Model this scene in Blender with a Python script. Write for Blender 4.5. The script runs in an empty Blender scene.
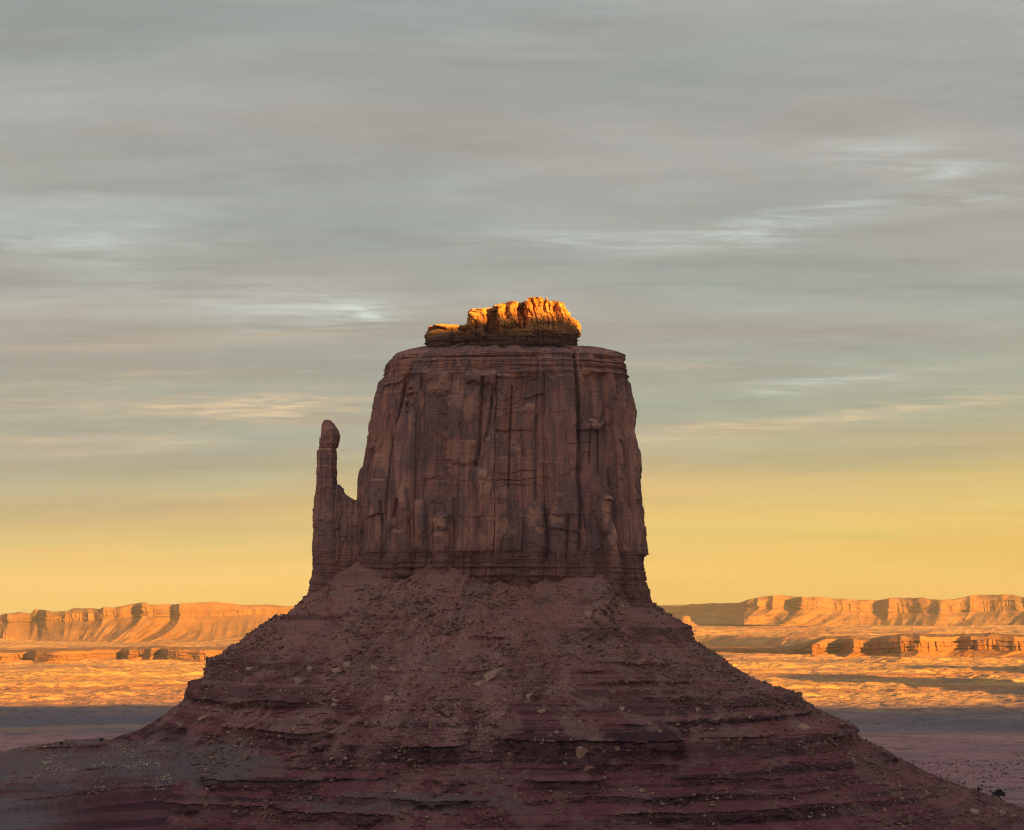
import bpy, bmesh, math, random
import numpy as np

# ------------------------------------------------------------------ camera, sky, sun, exposure
C = bpy.context.scene
COL = C.collection
F = 2000.0            # focal length in pixels of the 1024-wide picture
HOR = 612.0           # row of the eye-level horizon
R = math.radians
cam = bpy.data.cameras.new('camera'); camo = bpy.data.objects.new('camera', cam); COL.objects.link(camo)
cam.sensor_width = 36.0; cam.lens = 36.0 * F / 1024.0
cam.shift_y = (HOR - 415.0) / 1024.0
cam.clip_start = 1.0; cam.clip_end = 120000.0
camo.location = (0, 0, 0); camo.rotation_euler = (R(90), 0, 0)
C.camera = camo

SUN_EL = R(8.0)       # height of the sun
SUN_AZ = R(36.0)      # the sun stands behind the camera, this far to the right
sun = bpy.data.lights.new('sun', 'SUN'); suno = bpy.data.objects.new('sun', sun); COL.objects.link(suno)
sun.energy = 5.0; sun.angle = R(0.5); sun.color = (1.0, 0.47, 0.060)
suno.rotation_euler = (R(90) - SUN_EL, 0, SUN_AZ)      # the lamp shines along its -Z
LX, LY = -math.sin(SUN_AZ), math.cos(SUN_AZ)           # the way the light travels over the ground

C.view_settings.view_transform = 'Standard'; C.view_settings.look = 'None'
C.view_settings.exposure = 1.95; C.view_settings.gamma = 1.0
C.cycles.max_bounces = 6; C.cycles.diffuse_bounces = 3; C.cycles.volume_bounces = 0
C.cycles.use_denoising = True; C.cycles.filter_width = 1.15

W = bpy.data.worlds.new('World'); C.world = W; W.use_nodes = True
def build_sky():
    nt = W.node_tree; N = nt.nodes; L = nt.links
    for n in list(N): N.remove(n)
    out = N.new('ShaderNodeOutputWorld')
    sky = N.new('ShaderNodeTexSky'); sky.sky_type = 'NISHITA'; sky.sun_disc = False
    sky.sun_elevation = SUN_EL
    sky.sun_rotation = R(180) - SUN_AZ
    sky.dust_density = 2.0
    b1 = N.new('ShaderNodeBackground'); b1.inputs[1].default_value = 0.065
    L.new(sky.outputs[0], b1.inputs[0])
    tc = N.new('ShaderNodeTexCoord'); sep = N.new('ShaderNodeSeparateXYZ'); L.new(tc.outputs['Generated'], sep.inputs[0])
    def math_(op, a, b=None, c=None):
        m = N.new('ShaderNodeMath'); m.operation = op
        for i, v in enumerate((a, b, c)):
            if v is None: continue
            if isinstance(v, (int, float)): m.inputs[i].default_value = v
            else: L.new(v, m.inputs[i])
        return m.outputs[0]
    x, y, z = sep.outputs
    zc = math_('MAXIMUM', z, 0.0)
    # the cloud sheet: a flat layer overhead, so its streaks crowd together towards the horizon
    den = math_('ADD', zc, 0.055)
    px = math_('DIVIDE', x, den); py = math_('DIVIDE', y, den)
    comb = N.new('ShaderNodeCombineXYZ')
    L.new(math_('ADD', px, math_('MULTIPLY', py, 0.10)), comb.inputs[0]); L.new(py, comb.inputs[1])
    def noise(scale, sx, sy, detail, rough, dist, off):
        mp = N.new('ShaderNodeMapping'); mp.inputs['Scale'].default_value = (sx, sy, 1); mp.inputs['Location'].default_value = (off, off * 1.7, off * .3)
        L.new(comb.outputs[0], mp.inputs[0])
        n = N.new('ShaderNodeTexNoise'); n.inputs['Scale'].default_value = scale; n.inputs['Detail'].default_value = detail
        n.inputs['Roughness'].default_value = rough; n.inputs['Distortion'].default_value = dist
        L.new(mp.outputs[0], n.inputs[0]); return n.outputs[0]
    def ramp(fac, stops, interp='LINEAR'):
        r = N.new('ShaderNodeValToRGB'); r.color_ramp.interpolation = interp
        e = r.color_ramp.elements
        while len(e) > 1: e.remove(e[-1])
        e[0].position = stops[0][0]; e[0].color = (*stops[0][1], 1)
        for p, c in stops[1:]:
            q = e.new(p); q.color = (*c, 1)
        L.new(fac, r.inputs[0]); return r.outputs[0]
    def g(v): return (v, v, v)
    # colour of the sheet by height above the horizon, gold low down and grey overhead; gold climbs higher to the right
    el = math_('ADD', math_('ADD', zc, .006), math_('MULTIPLY', x, -0.075))
    big = noise(0.55, 0.7, 1.0, 4, .55, .4, 3.1)
    el2 = math_('ADD', el, math_('MULTIPLY', math_('SUBTRACT', big, 0.5), 0.035))
    grad = ramp(el2, [(0.000, (.58, .385, .095)), (0.020, (.64, .445, .120)), (0.038, (.655, .475, .155)), (0.057, (.575, .44, .18)),
                      (0.072, (.448, .380, .215)), (0.096, (.330, .336, .262)), (0.135, (.318, .330, .290)),
                      (0.20, (.303, .314, .298)), (0.30, (.300, .305, .294)), (0.6, (.28, .29, .30)), (1.0, (.26, .27, .31))])
    fine = noise(1.3, 0.9, 1.5, 10, .66, .7, 11.0)
    fine2 = noise(4.5, 0.7, 1.5, 9, .68, .8, 5.0)
    band = noise(0.9, 0.35, 1.2, 6, .6, .5, 71.0)
    shade = math_('ADD', math_('MULTIPLY', ramp(fine, [(.32, g(0)), (.68, g(1))]), .17), math_('MULTIPLY', ramp(fine2, [(.3, g(0)), (.7, g(1))]), .12))
    shade = math_('ADD', shade, math_('MULTIPLY', ramp(band, [(.38, g(0)), (.62, g(1))]), .22))
    shade = math_('ADD', shade, .75)
    calm = ramp(zc, [(.03, g(.25)), (.11, g(1))])
    shade = math_('ADD', math_('MULTIPLY', math_('SUBTRACT', shade, 1.0), calm), 1.0)
    west = math_('ADD', math_('MULTIPLY', math_('MAXIMUM', math_('MULTIPLY', y, -1.0), 0.0), .42), 1.0)   # the sky is brighter on the sunset side
    shade = math_('MULTIPLY', shade, west)
    tint = N.new('ShaderNodeMix'); tint.data_type = 'RGBA'; L.new(ramp(noise(0.7, 0.6, 1.3, 5, .6, .5, 90.0), [(.38, g(0)), (.62, g(1))]), tint.inputs[0])
    tint.inputs[6].default_value = (1.05, .985, .965, 1); tint.inputs[7].default_value = (.925, 1.02, 1.03, 1)
    tm = N.new('ShaderNodeVectorMath'); tm.operation = 'MULTIPLY'; L.new(grad, tm.inputs[0]); L.new(tint.outputs[2], tm.inputs[1])
    mulc = N.new('ShaderNodeVectorMath'); mulc.operation = 'SCALE'; L.new(tm.outputs[0], mulc.inputs[0]); L.new(shade, mulc.inputs['Scale'])
    b2 = N.new('ShaderNodeBackground'); L.new(mulc.outputs[0], b2.inputs[0]); b2.inputs[1].default_value = 0.305
    # thin places where the clear sky and brighter high cloud show through
    gap = noise(0.8, 0.5, 1.3, 8, .6, .5, 21.0)
    gapm = ramp(gap, [(.58, g(0)), (.76, g(.35)), (.85, g(.6))])
    wisp = N.new('ShaderNodeBackground'); wisp.inputs[0].default_value = (.62, .66, .60, 1); wisp.inputs[1].default_value = .29
    m0 = N.new('ShaderNodeMixShader'); m0.inputs[0].default_value = .65
    L.new(b1.outputs[0], m0.inputs[1]); L.new(wisp.outputs[0], m0.inputs[2])
    fadeh = ramp(zc, [(.08, g(0)), (.13, g(1)), (.35, g(1))])
    mg = math_('MULTIPLY', gapm, fadeh)
    m1 = N.new('ShaderNodeMixShader'); L.new(mg, m1.inputs[0]); L.new(b2.outputs[0], m1.inputs[1]); L.new(m0.outputs[0], m1.inputs[2])
    # peach streaks low in the sheet
    pk = noise(2.2, 0.3, 1.1, 6, .55, .4, 37.0)
    pkm = math_('MULTIPLY', ramp(pk, [(.58, g(0)), (.76, g(.3))]), ramp(zc, [(.05, g(0)), (.085, g(1)), (.125, g(1)), (.16, g(0))]))
    peach = N.new('ShaderNodeBackground'); peach.inputs[0].default_value = (.74, .52, .32, 1); peach.inputs[1].default_value = .295
    m2 = N.new('ShaderNodeMixShader'); L.new(pkm, m2.inputs[0]); L.new(m1.outputs[0], m2.inputs[1]); L.new(peach.outputs[0], m2.inputs[2])
    # single brighter wisps: (bearing, height, half length, half thickness, tilt) as tangents from due ahead
    yy = math_('MAXIMUM', y, 0.02); bu = math_('DIVIDE', x, yy); bv = math_('DIVIDE', z, yy)
    wn = noise(2.0, 0.5, 1.2, 6, .6, .6, 51.0); wn2 = noise(5.0, 0.6, 1.6, 6, .65, .4, 63.0); wn3 = noise(7.0, 0.55, 1.5, 9, .68, .7, 81.0)
    bv = math_('ADD', bv, math_('MULTIPLY', math_('SUBTRACT', wn, .5), .022)); bu = math_('ADD', bu, math_('MULTIPLY', math_('SUBTRACT', wn2, .5), .09))
    def wisps(items):
        tot = None
        for (cpx, crow, hw, ht, tl, am) in items:
            du = math_('SUBTRACT', bu, (cpx-512)/F); dv = math_('SUBTRACT', math_('SUBTRACT', bv, (HOR-crow)/F), math_('MULTIPLY', du, tl))
            q = math_('ADD', math_('POWER', math_('MULTIPLY', du, F/hw), 2.0), math_('POWER', math_('MULTIPLY', dv, F/ht), 2.0))
            e = math_('MULTIPLY', math_('POWER', 2.718, math_('MULTIPLY', q, -1.0)), am)
            tot = e if tot is None else math_('ADD', tot, e)
        r = math_('MULTIPLY', tot, math_('ADD', math_('MULTIPLY', ramp(wn3, [(.42, g(0)), (.66, g(1))]), .95), .12))
        return math_('MULTIPLY', math_('MINIMUM', r, 1.0), math_('GREATER_THAN', y, 0.05))
    w1 = wisps([(880, 152, 70, 16, .10, .45), (945, 172, 60, 10, .05, .7), (800, 222, 150, 13, .16, .55), (590, 236, 140, 12, .03, .45), (360, 312, 34, 7, .0, .95), (295, 306, 110, 22, .05, .4), (60, 235, 140, 26, -.05, .45), (1000, 205, 80, 10, .1, .4), (830, 380, 120, 6, .12, .5)])
    bw = N.new('ShaderNodeBackground'); bw.inputs[0].default_value = (.58, .66, .62, 1); bw.inputs[1].default_value = .30
    m3 = N.new('ShaderNodeMixShader'); L.new(w1, m3.inputs[0]); L.new(m2.outputs[0], m3.inputs[1]); L.new(bw.outputs[0], m3.inputs[2])
    w2 = wisps([(280, 404, 95, 12, .03, .75), (150, 412, 150, 10, .0, .4), (790, 422, 160, 10, .10, .55), (960, 400, 110, 8, .08, .4), (165, 444, 60, 6, .1, .35), (70, 384, 110, 8, .05, .3)])
    bp = N.new('ShaderNodeBackground'); bp.inputs[0].default_value = (.80, .60, .36, 1); bp.inputs[1].default_value = .30
    m4 = N.new('ShaderNodeMixShader'); L.new(w2, m4.inputs[0]); L.new(m3.outputs[0], m4.inputs[1]); L.new(bp.outputs[0], m4.inputs[2])
    L.new(m4.outputs[0], out.inputs[0])
build_sky()

# ------------------------------------------------------------------ numpy noise
rng0 = np.random.RandomState(7)
PERM = rng0.permutation(4096).astype(np.int64)
RND = rng0.rand(4096)
def H3(ix, iy, iz):
    a = PERM[ix & 4095]; a = PERM[(a + iy) & 4095]; return PERM[(a + iz) & 4095]
def vnoise(x, y, z=0.0, seed=0):
    x = np.asarray(x, float) + seed * 17.31; y = np.asarray(y, float) + seed * 5.77; z = np.asarray(z, float) + seed * 9.13
    x, y, z = np.broadcast_arrays(x, y, z)
    fx = np.floor(x); fy = np.floor(y); fz = np.floor(z)
    ix = fx.astype(np.int64); iy = fy.astype(np.int64); iz = fz.astype(np.int64)
    tx = x - fx; ty = y - fy; tz = z - fz
    tx = tx*tx*tx*(tx*(tx*6-15)+10); ty = ty*ty*ty*(ty*(ty*6-15)+10); tz = tz*tz*tz*(tz*(tz*6-15)+10)
    r = 0
    for dx in (0, 1):
        wx = tx if dx else 1 - tx
        for dy in (0, 1):
            wy = ty if dy else 1 - ty
            for dz in (0, 1):
                wz = tz if dz else 1 - tz
                r = r + wx*wy*wz*RND[H3(ix+dx, iy+dy, iz+dz)]
    return r * 2 - 1
def fbm(x, y, z=0.0, oct=4, seed=0, gain=.5, lac=2.03):
    s = 0; a = 1; t = 0; x = np.asarray(x, float); y = np.asarray(y, float); z = np.asarray(z, float)
    for o in range(oct):
        s = s + a * vnoise(x, y, z, seed + o * 3.7); t += a; a *= gain; x = x*lac; y = y*lac; z = z*lac
    return s / t
def ridged(x, y, z=0.0, oct=4, seed=0):
    s = 0; a = 1; t = 0; x = np.asarray(x, float); y = np.asarray(y, float); z = np.asarray(z, float)
    for o in range(oct):
        s = s + a * (1 - 2*np.abs(vnoise(x, y, z, seed + o * 2.9))); t += a; a *= .5; x = x*2.05; y = y*2.05; z = z*2.05
    return s / t
def worley(x, y, seed=0, jit=.9):
    """first distance, gap to the second, and a random number of the nearest cell (2D)."""
    x = np.asarray(x, float) + seed * 31.7; y = np.asarray(y, float) + seed * 12.9
    ix = np.floor(x).astype(np.int64); iy = np.floor(y).astype(np.int64)
    d1 = np.full(x.shape, 9.0); d2 = np.full(x.shape, 9.0); rid = np.zeros(x.shape)
    for dx in (-1, 0, 1):
        for dy in (-1, 0, 1):
            h = H3(ix+dx, iy+dy, np.int64(seed*7+3)); h2 = PERM[(h+191) & 4095]
            cx = ix+dx+.5+(RND[h]-.5)*jit; cy = iy+dy+.5+(RND[h2]-.5)*jit
            d = np.hypot(cx-x, cy-y)
            near = d < d1
            d2 = np.where(near, d1, np.minimum(d2, d)); rid = np.where(near, RND[PERM[(h+77) & 4095]], rid); d1 = np.where(near, d, d1)
    return d1, d2-d1, rid
def bricks(u, z, wu, wz, seed=0):
    """upright joint columns, each broken at its own heights: metres to the joint, metres to the break, column number, block number"""
    u, z = np.broadcast_arrays(np.asarray(u, float), np.asarray(z, float))
    _, g1, r1 = worley(u/wu, np.full(u.shape, .5), seed)
    _, g2, r2 = worley(z/wz+r1*57.3, np.floor(r1*911)+.5, seed+1)
    return g1*wu, g2*wz, r1, r2
def sstep(a, b, x):
    t = np.clip((x-a)/(b-a), 0, 1); return t*t*(3-2*t)
def seg_dist(px, py, pts):
    """distance to a polyline and signed side (right of it = +)."""
    best = np.full(px.shape, 1e9); side = np.zeros(px.shape)
    for (ax, ay), (bx, by) in zip(pts[:-1], pts[1:]):
        vx, vy = bx-ax, by-ay; t = np.clip(((px-ax)*vx+(py-ay)*vy)/(vx*vx+vy*vy), 0, 1)
        qx = px-(ax+t*vx); qy = py-(ay+t*vy); d = np.hypot(qx, qy)
        m = d < best; best = np.where(m, d, best); side = np.where(m, qx, side)
    return best, side

# ------------------------------------------------------------------ object helpers
def grid_mesh(name, P, wrap=False, cap_last=False, smooth=False, flip=False):
    """P: rows x cols x 3 -> mesh of quads; wrap closes the columns."""
    nr, nc, _ = P.shape
    v = P.reshape(-1, 3)
    idx = np.arange(nr*nc).reshape(nr, nc)
    if wrap: idx = np.concatenate([idx, idx[:, :1]], 1)
    a = idx[:-1, :-1]; b = idx[:-1, 1:]; c = idx[1:, 1:]; d = idx[1:, :-1]
    q = np.stack([a, d, c, b] if flip else [a, b, c, d], -1).reshape(-1, 4)
    me = bpy.data.meshes.new(name)
    me.vertices.add(len(v)); me.vertices.foreach_set('co', v.astype(np.float32).ravel())
    me.loops.add(q.size); me.loops.foreach_set('vertex_index', q.astype(np.int32).ravel())
    me.polygons.add(len(q)); me.polygons.foreach_set('loop_start', np.arange(0, q.size, 4, dtype=np.int32))
    me.polygons.foreach_set('loop_total', np.full(len(q), 4, dtype=np.int32))
    me.polygons.foreach_set('use_smooth', np.full(len(q), smooth, dtype=bool))
    me.update(); me.validate()
    return me
def link(name, me, mat=None, parent=None, loc=None):
    o = bpy.data.objects.new(name, me); COL.objects.link(o)
    if mat and me: me.materials.append(mat)
    if parent: o.parent = parent
    if loc is not None: o.location = loc
    return o
def tag(o, label=None, cat=None, group=None, kind=None):
    if label: o['label'] = label
    if cat: o['category'] = cat
    if group: o['group'] = group
    if kind: o['kind'] = kind
    return o
def at(px, row, Y):
    return ((px-512)*Y/F, Y, (HOR-row)*Y/F)
def to_px(P):
    return 512+F*P[..., 0]/P[..., 1], HOR-F*P[..., 2]/P[..., 1]
def attr(me, name, vals):
    a = me.attributes.new(name, 'FLOAT', 'POINT'); a.data.foreach_set('value', np.asarray(vals, np.float32).ravel())

# ------------------------------------------------------------------ materials
def lin(r, g, b):
    return tuple(((c/255)/12.92 if c/255 <= .04045 else ((c/255+.055)/1.055)**2.4) for c in (r, g, b))
class Mat:
    def __init__(s, name, rough=.95):
        s.m = bpy.data.materials.new(name); s.m.use_nodes = True; s.nt = s.m.node_tree; s.N = s.nt.nodes; s.L = s.nt.links
        s.b = s.N['Principled BSDF']; s.b.inputs['Roughness'].default_value = rough; s.b.inputs['Specular IOR Level'].default_value = .1
        g = s.N.new('ShaderNodeNewGeometry'); s.pos = g.outputs['Position']
    def mapped(s, sc, loc=(0, 0, 0)):
        m = s.N.new('ShaderNodeMapping'); m.inputs['Scale'].default_value = sc; m.inputs['Location'].default_value = loc
        s.L.new(s.pos, m.inputs[0]); return m.outputs[0]
    def noise(s, sc, detail=6, rough=.6, dist=0, loc=(0, 0, 0)):
        n = s.N.new('ShaderNodeTexNoise'); n.inputs['Scale'].default_value = 1; n.inputs['Detail'].default_value = detail
        n.inputs['Roughness'].default_value = rough; n.inputs['Distortion'].default_value = dist
        s.L.new(s.mapped(sc if isinstance(sc, tuple) else (sc,)*3, loc), n.inputs[0]); return n.outputs[0]
    def voro(s, sc, feature='F1'):
        n = s.N.new('ShaderNodeTexVoronoi'); n.inputs['Scale'].default_value = 1; n.feature = feature
        s.L.new(s.mapped(sc if isinstance(sc, tuple) else (sc,)*3), n.inputs[0]); return n
    def attr(s, name):
        a = s.N.new('ShaderNodeAttribute'); a.attribute_name = name; return a.outputs['Fac']
    def band(s, v, lo, hi, a=0., b=1.):
        m = s.N.new('ShaderNodeMapRange'); m.interpolation_type = 'SMOOTHSTEP'; s.L.new(v, m.inputs[0])
        for i, q in enumerate((lo, hi, a, b)): m.inputs[1+i].default_value = q
        return m.outputs[0]
    def mul(s, a, b, op='MULTIPLY'):
        m = s.N.new('ShaderNodeMath'); m.operation = op
        for i, v in enumerate((a, b)):
            if isinstance(v, (int, float)): m.inputs[i].default_value = v
            else: s.L.new(v, m.inputs[i])
        return m.outputs[0]
    def height(s):
        q = s.N.new('ShaderNodeSeparateXYZ'); s.L.new(s.pos, q.inputs[0]); return q.outputs[2]
    def mix(s, fac, a, b, blend='MIX'):
        m = s.N.new('ShaderNodeMix'); m.data_type = 'RGBA'; m.blend_type = blend
        for i, v in ((0, fac), (6, a), (7, b)):
            if isinstance(v, tuple): m.inputs[i].default_value = (*v, 1)
            elif isinstance(v, (int, float)): m.inputs[i].default_value = v
            else: s.L.new(v, m.inputs[i])
        return m.outputs[2]
    def bump(s, h, dist=1., strength=1., prev=None):
        b = s.N.new('ShaderNodeBump'); b.inputs['Distance'].default_value = dist; b.inputs['Strength'].default_value = strength
        s.L.new(h, b.inputs['Height'])
        if prev is not None: s.L.new(prev, b.inputs['Normal'])
        s.L.new(b.outputs[0], s.b.inputs['Normal']); return b.outputs[0]
    def done(s, col):
        if isinstance(col, tuple): s.b.inputs['Base Color'].default_value = (*col, 1)
        else: s.L.new(col, s.b.inputs['Base Color'])
        return s.m

def mat_cliff():
    m = Mat('varnished_sandstone')
    big = m.noise(.018, 5, .6)
    col = m.mix(m.band(big, .35, .65), (.305, .145, .116), (.42, .215, .165))
    streak = m.noise((.16, .16, .007), 5, .6, .3)                       # desert varnish running down the faces
    col = m.mix(m.mul(m.band(streak, .44, .62), .7), col, (.150, .092, .095))
    patch = m.noise((.03, .03, .02), 4, .55, .6, (40, 9, 3))
    col = m.mix(m.mul(m.band(patch, .49, .56), .65), col, (.155, .102, .108))
    beds = m.noise((.004, .004, .35), 4, .6)
    col = m.mix(m.mul(m.band(beds, .5, .7), .28), col, (.20, .085, .070))
    fresh = m.attr('fresh')                                             # pale scars where slabs have fallen
    col = m.mix(m.mul(fresh, .62), col, (.56, .31, .215))
    lowb = m.attr('dark_bed')                                           # the thin dark shale beds at the foot
    col = m.mix(m.mul(lowb, .7), col, (.165, .075, .068))
    fine = m.noise(.5, 6, .65)
    col = m.mix(.35, col, m.mix(fine, (.30, .30, .30), (.95, .9, .85)), 'OVERLAY')
    m.bump(m.mul(fine, m.noise((.8, .8, .25), 4, .6), 'ADD'), 1.0, .6)
    return m.done(col)
def mat_cap():
    m = Mat('cap_sandstone')
    big = m.noise(.06, 5, .6)
    col = m.mix(m.band(big, .35, .65), (.40, .190, .068), (.55, .295, .090))
    beds = m.noise((.01, .01, .45), 4, .6)
    col = m.mix(m.mul(m.band(beds, .45, .7), .55), col, (.22, .10, .065))
    col = m.mix(m.band(m.mul(m.height(), m.mul(m.noise(.08, 3), 8.), 'ADD'), 284, 270), col, (.115, .060, .052))   # thin beds under the pale top, darkened further to stand in for shade
    fine = m.noise(.7, 6, .65)
    col = m.mix(.35, col, m.mix(fine, (.3, .3, .3), (.95, .9, .85)), 'OVERLAY')
    m.bump(fine, 1.2, .8)
    return m.done(col)
def mat_talus():
    m = Mat('talus_rubble')
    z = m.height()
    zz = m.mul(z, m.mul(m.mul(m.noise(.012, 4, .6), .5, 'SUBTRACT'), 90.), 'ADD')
    col = m.mix(m.band(zz, -150, 30), (.182, .057, .068), (.345, .160, .130))  # maroon lower beds; their purple cast mimics bluish light on the lower slope
    beds = m.noise((.003, .003, .16), 6, .65)
    col = m.mix(m.mul(m.band(beds, .47, .58), m.band(z, -20, -120, .3, .95)), col, (.052, .019, .030))
    beds2 = m.noise((.003, .003, .30), 4, .65, 0, (3, 5, 77))
    col = m.mix(m.mul(m.band(beds2, .56, .68), .5), col, (.30, .115, .110))
    deb = m.noise((.03, .02, .03), 6, .62, .7)                          # greyer fallen debris lying over the red beds
    col = m.mix(m.mul(m.band(deb, .49, .58), m.band(z, -165, -60, .35, .8)), col, (.265, .150, .138))
    col = m.mix(m.mul(m.attr('debris'), m.band(m.noise(.09, 5, .65), .35, .6, .35, .95)), col, (.345, .185, .160))   # tongues of fallen rock
    col = m.mix(m.mul(m.attr('clay'), .9), col, (.160, .125, .130))
    col = m.mix(m.mul(m.attr('ledge'), .8), col, m.mix(m.band(beds2, .4, .6), (.060, .023, .031), (.115, .044, .050)))   # bare maroon rock in the ledge faces
    sp = m.voro(.42); col = m.mix(m.mul(m.band(sp.outputs['Distance'], .32, .18), m.band(m.noise(.05, 4, .6, 0, (7, 7, 7)), .45, .65, .15, .8)), col, (.34, .21, .165))
    sp2 = m.voro(.3); col = m.mix(m.mul(m.band(sp2.outputs['Distance'], .34, .2), .5), col, (.085, .045, .045))
    fine = m.noise(.45, 7, .7)
    col = m.mix(.62, col, m.mix(fine, (.25, .25, .25), (1, .95, .9)), 'OVERLAY')
    m.bump(m.mul(fine, sp.outputs['Distance'], 'SUBTRACT'), 1.6, .9)
    return m.done(col)
def mat_hill():
    m = Mat('grey_clay_hillside')
    z = m.height()
    big = m.noise((.012, .012, .02), 6, .62, .6)
    col = m.mix(m.band(big, .46, .60), (.205, .130, .128), (.175, .142, .155))
    beds = m.noise((.004, .004, .22), 5, .6)
    col = m.mix(m.mul(m.band(beds, .52, .66), .7), col, (.19, .070, .062))
    col = m.mix(m.attr('red'), col, m.mix(m.band(beds, .45, .6), (.165, .066, .074), (.080, .030, .042)))
    sp = m.voro(.45); dots = m.band(sp.outputs['Distance'], .30, .16)
    col = m.mix(m.mul(dots, .5), col, (.085, .07, .07))
    fine = m.noise(.6, 7, .7)
    col = m.mix(.45, col, m.mix(fine, (.25, .25, .25), (1, .95, .95)), 'OVERLAY')
    m.bump(m.mul(fine, sp.outputs['Distance'], 'SUBTRACT'), 1.0, .8)
    return m.done(col)
def mat_ground():
    m = Mat('desert_soil')
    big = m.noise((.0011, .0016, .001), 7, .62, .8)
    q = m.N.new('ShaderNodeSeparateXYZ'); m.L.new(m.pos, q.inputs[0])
    out = m.band(m.mul(q.outputs[1], m.mul(m.mul(big, .5, 'SUBTRACT'), 5000.), 'ADD'), 3600, 6000)   # scrub flats near the butte, barer dunes further out, paled to boost sunlight
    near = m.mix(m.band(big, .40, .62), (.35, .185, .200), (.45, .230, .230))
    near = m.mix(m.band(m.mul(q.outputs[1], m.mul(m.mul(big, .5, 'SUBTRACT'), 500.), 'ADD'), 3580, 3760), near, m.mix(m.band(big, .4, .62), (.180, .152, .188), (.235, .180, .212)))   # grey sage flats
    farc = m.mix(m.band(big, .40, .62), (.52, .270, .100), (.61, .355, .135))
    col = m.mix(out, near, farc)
    redp = m.noise((.0009, .0022, .001), 7, .65, .6, (7, 3, 1))
    col = m.mix(m.mul(m.mul(m.band(redp, .50, .58), out), .7), col, (.40, .165, .085))               # redder clay patches
    washp = m.noise((.0007, .0040, .001), 7, .68, .5, (2, 9, 4))
    col = m.mix(m.mul(m.mul(m.band(washp, .54, .60), out), .65), col, (.235, .165, .145))            # scrubby strips
    sc = m.noise((.006, .010, .006), 7, .68, .5)
    col = m.mix(m.mul(m.band(sc, .50, .64), m.band(out, 0, 1, .6, .35)), col, (.165, .135, .135))     # scrub and grey wash
    sp = m.voro(.022); col = m.mix(m.mul(m.band(sp.outputs['Distance'], .34, .2), .55), col, (.105, .085, .075))
    sp2 = m.voro(.05); col = m.mix(m.mul(m.band(sp2.outputs['Distance'], .3, .15), .5), col, (.09, .075, .065))
    fine = m.noise(.02, 7, .7)
    col = m.mix(.4, col, m.mix(fine, (.25, .25, .25), (1, .95, .9)), 'OVERLAY')
    m.bump(m.mul(fine, m.noise(.07, 4, .6), 'ADD'), 9., .7)
    return m.done(col)
def mat_mesa(name, a, b, dark):
    m = Mat(name)
    big = m.noise(.003, 6, .6)
    col = m.mix(m.band(big, .38, .62), a, b)
    beds = m.noise((.0008, .0008, .035), 5, .6)
    col = m.mix(m.mul(m.band(beds, .48, .66), .5), col, dark)
    sc = m.noise((.01, .01, .02), 6, .68)
    col = m.mix(m.mul(m.band(sc, .52, .64), .35), col, (.20, .16, .12))
    fine = m.noise(.03, 6, .65)
    col = m.mix(.35, col, m.mix(fine, (.3, .3, .3), (.95, .92, .9)), 'OVERLAY')
    m.bump(fine, 10., .7)
    return m.done(col)
def mat_boulder(name, a, b):
    m = Mat(name)
    n = m.noise(.35, 5, .65)
    col = m.mix(m.band(n, .35, .65), a, b)
    m.bump(m.noise(1.2, 5, .65), .5, .8)
    return m.done(col)
M_CLIFF = mat_cliff(); M_CAP = mat_cap(); M_TALUS = mat_talus(); M_HILL = mat_hill(); M_GROUND = mat_ground()
M_MESA = mat_mesa('far_red_mesa', (.19, .095, .045), (.25, .128, .062), (.14, .065, .036))
M_MESA2 = mat_mesa('near_red_mesa', (.23, .105, .042), (.29, .14, .056), (.16, .068, .034))
M_B_PALE = mat_boulder('pale_boulder', (.40, .24, .18), (.52, .33, .25))
M_B_BROWN = mat_boulder('brown_boulder', (.22, .12, .09), (.32, .19, .145))
M_B_DARK = mat_boulder('dark_red_boulder', (.12, .055, .05), (.20, .10, .085))
M_BUSH = mat_boulder('juniper_leaves', (.02, .025, .016), (.045, .05, .03))
M_WOOD = mat_boulder('juniper_bark', (.09, .06, .045), (.15, .10, .08))
M_PALE_BUSH = mat_boulder('pale_brush', (.42, .37, .26), (.60, .53, .38))

# ------------------------------------------------------------------ the ground: one sheet out past the last mesas
def tab(x, pts):
    p = np.array(pts, float); return np.interp(x, p[:, 0], p[:, 1])
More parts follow.
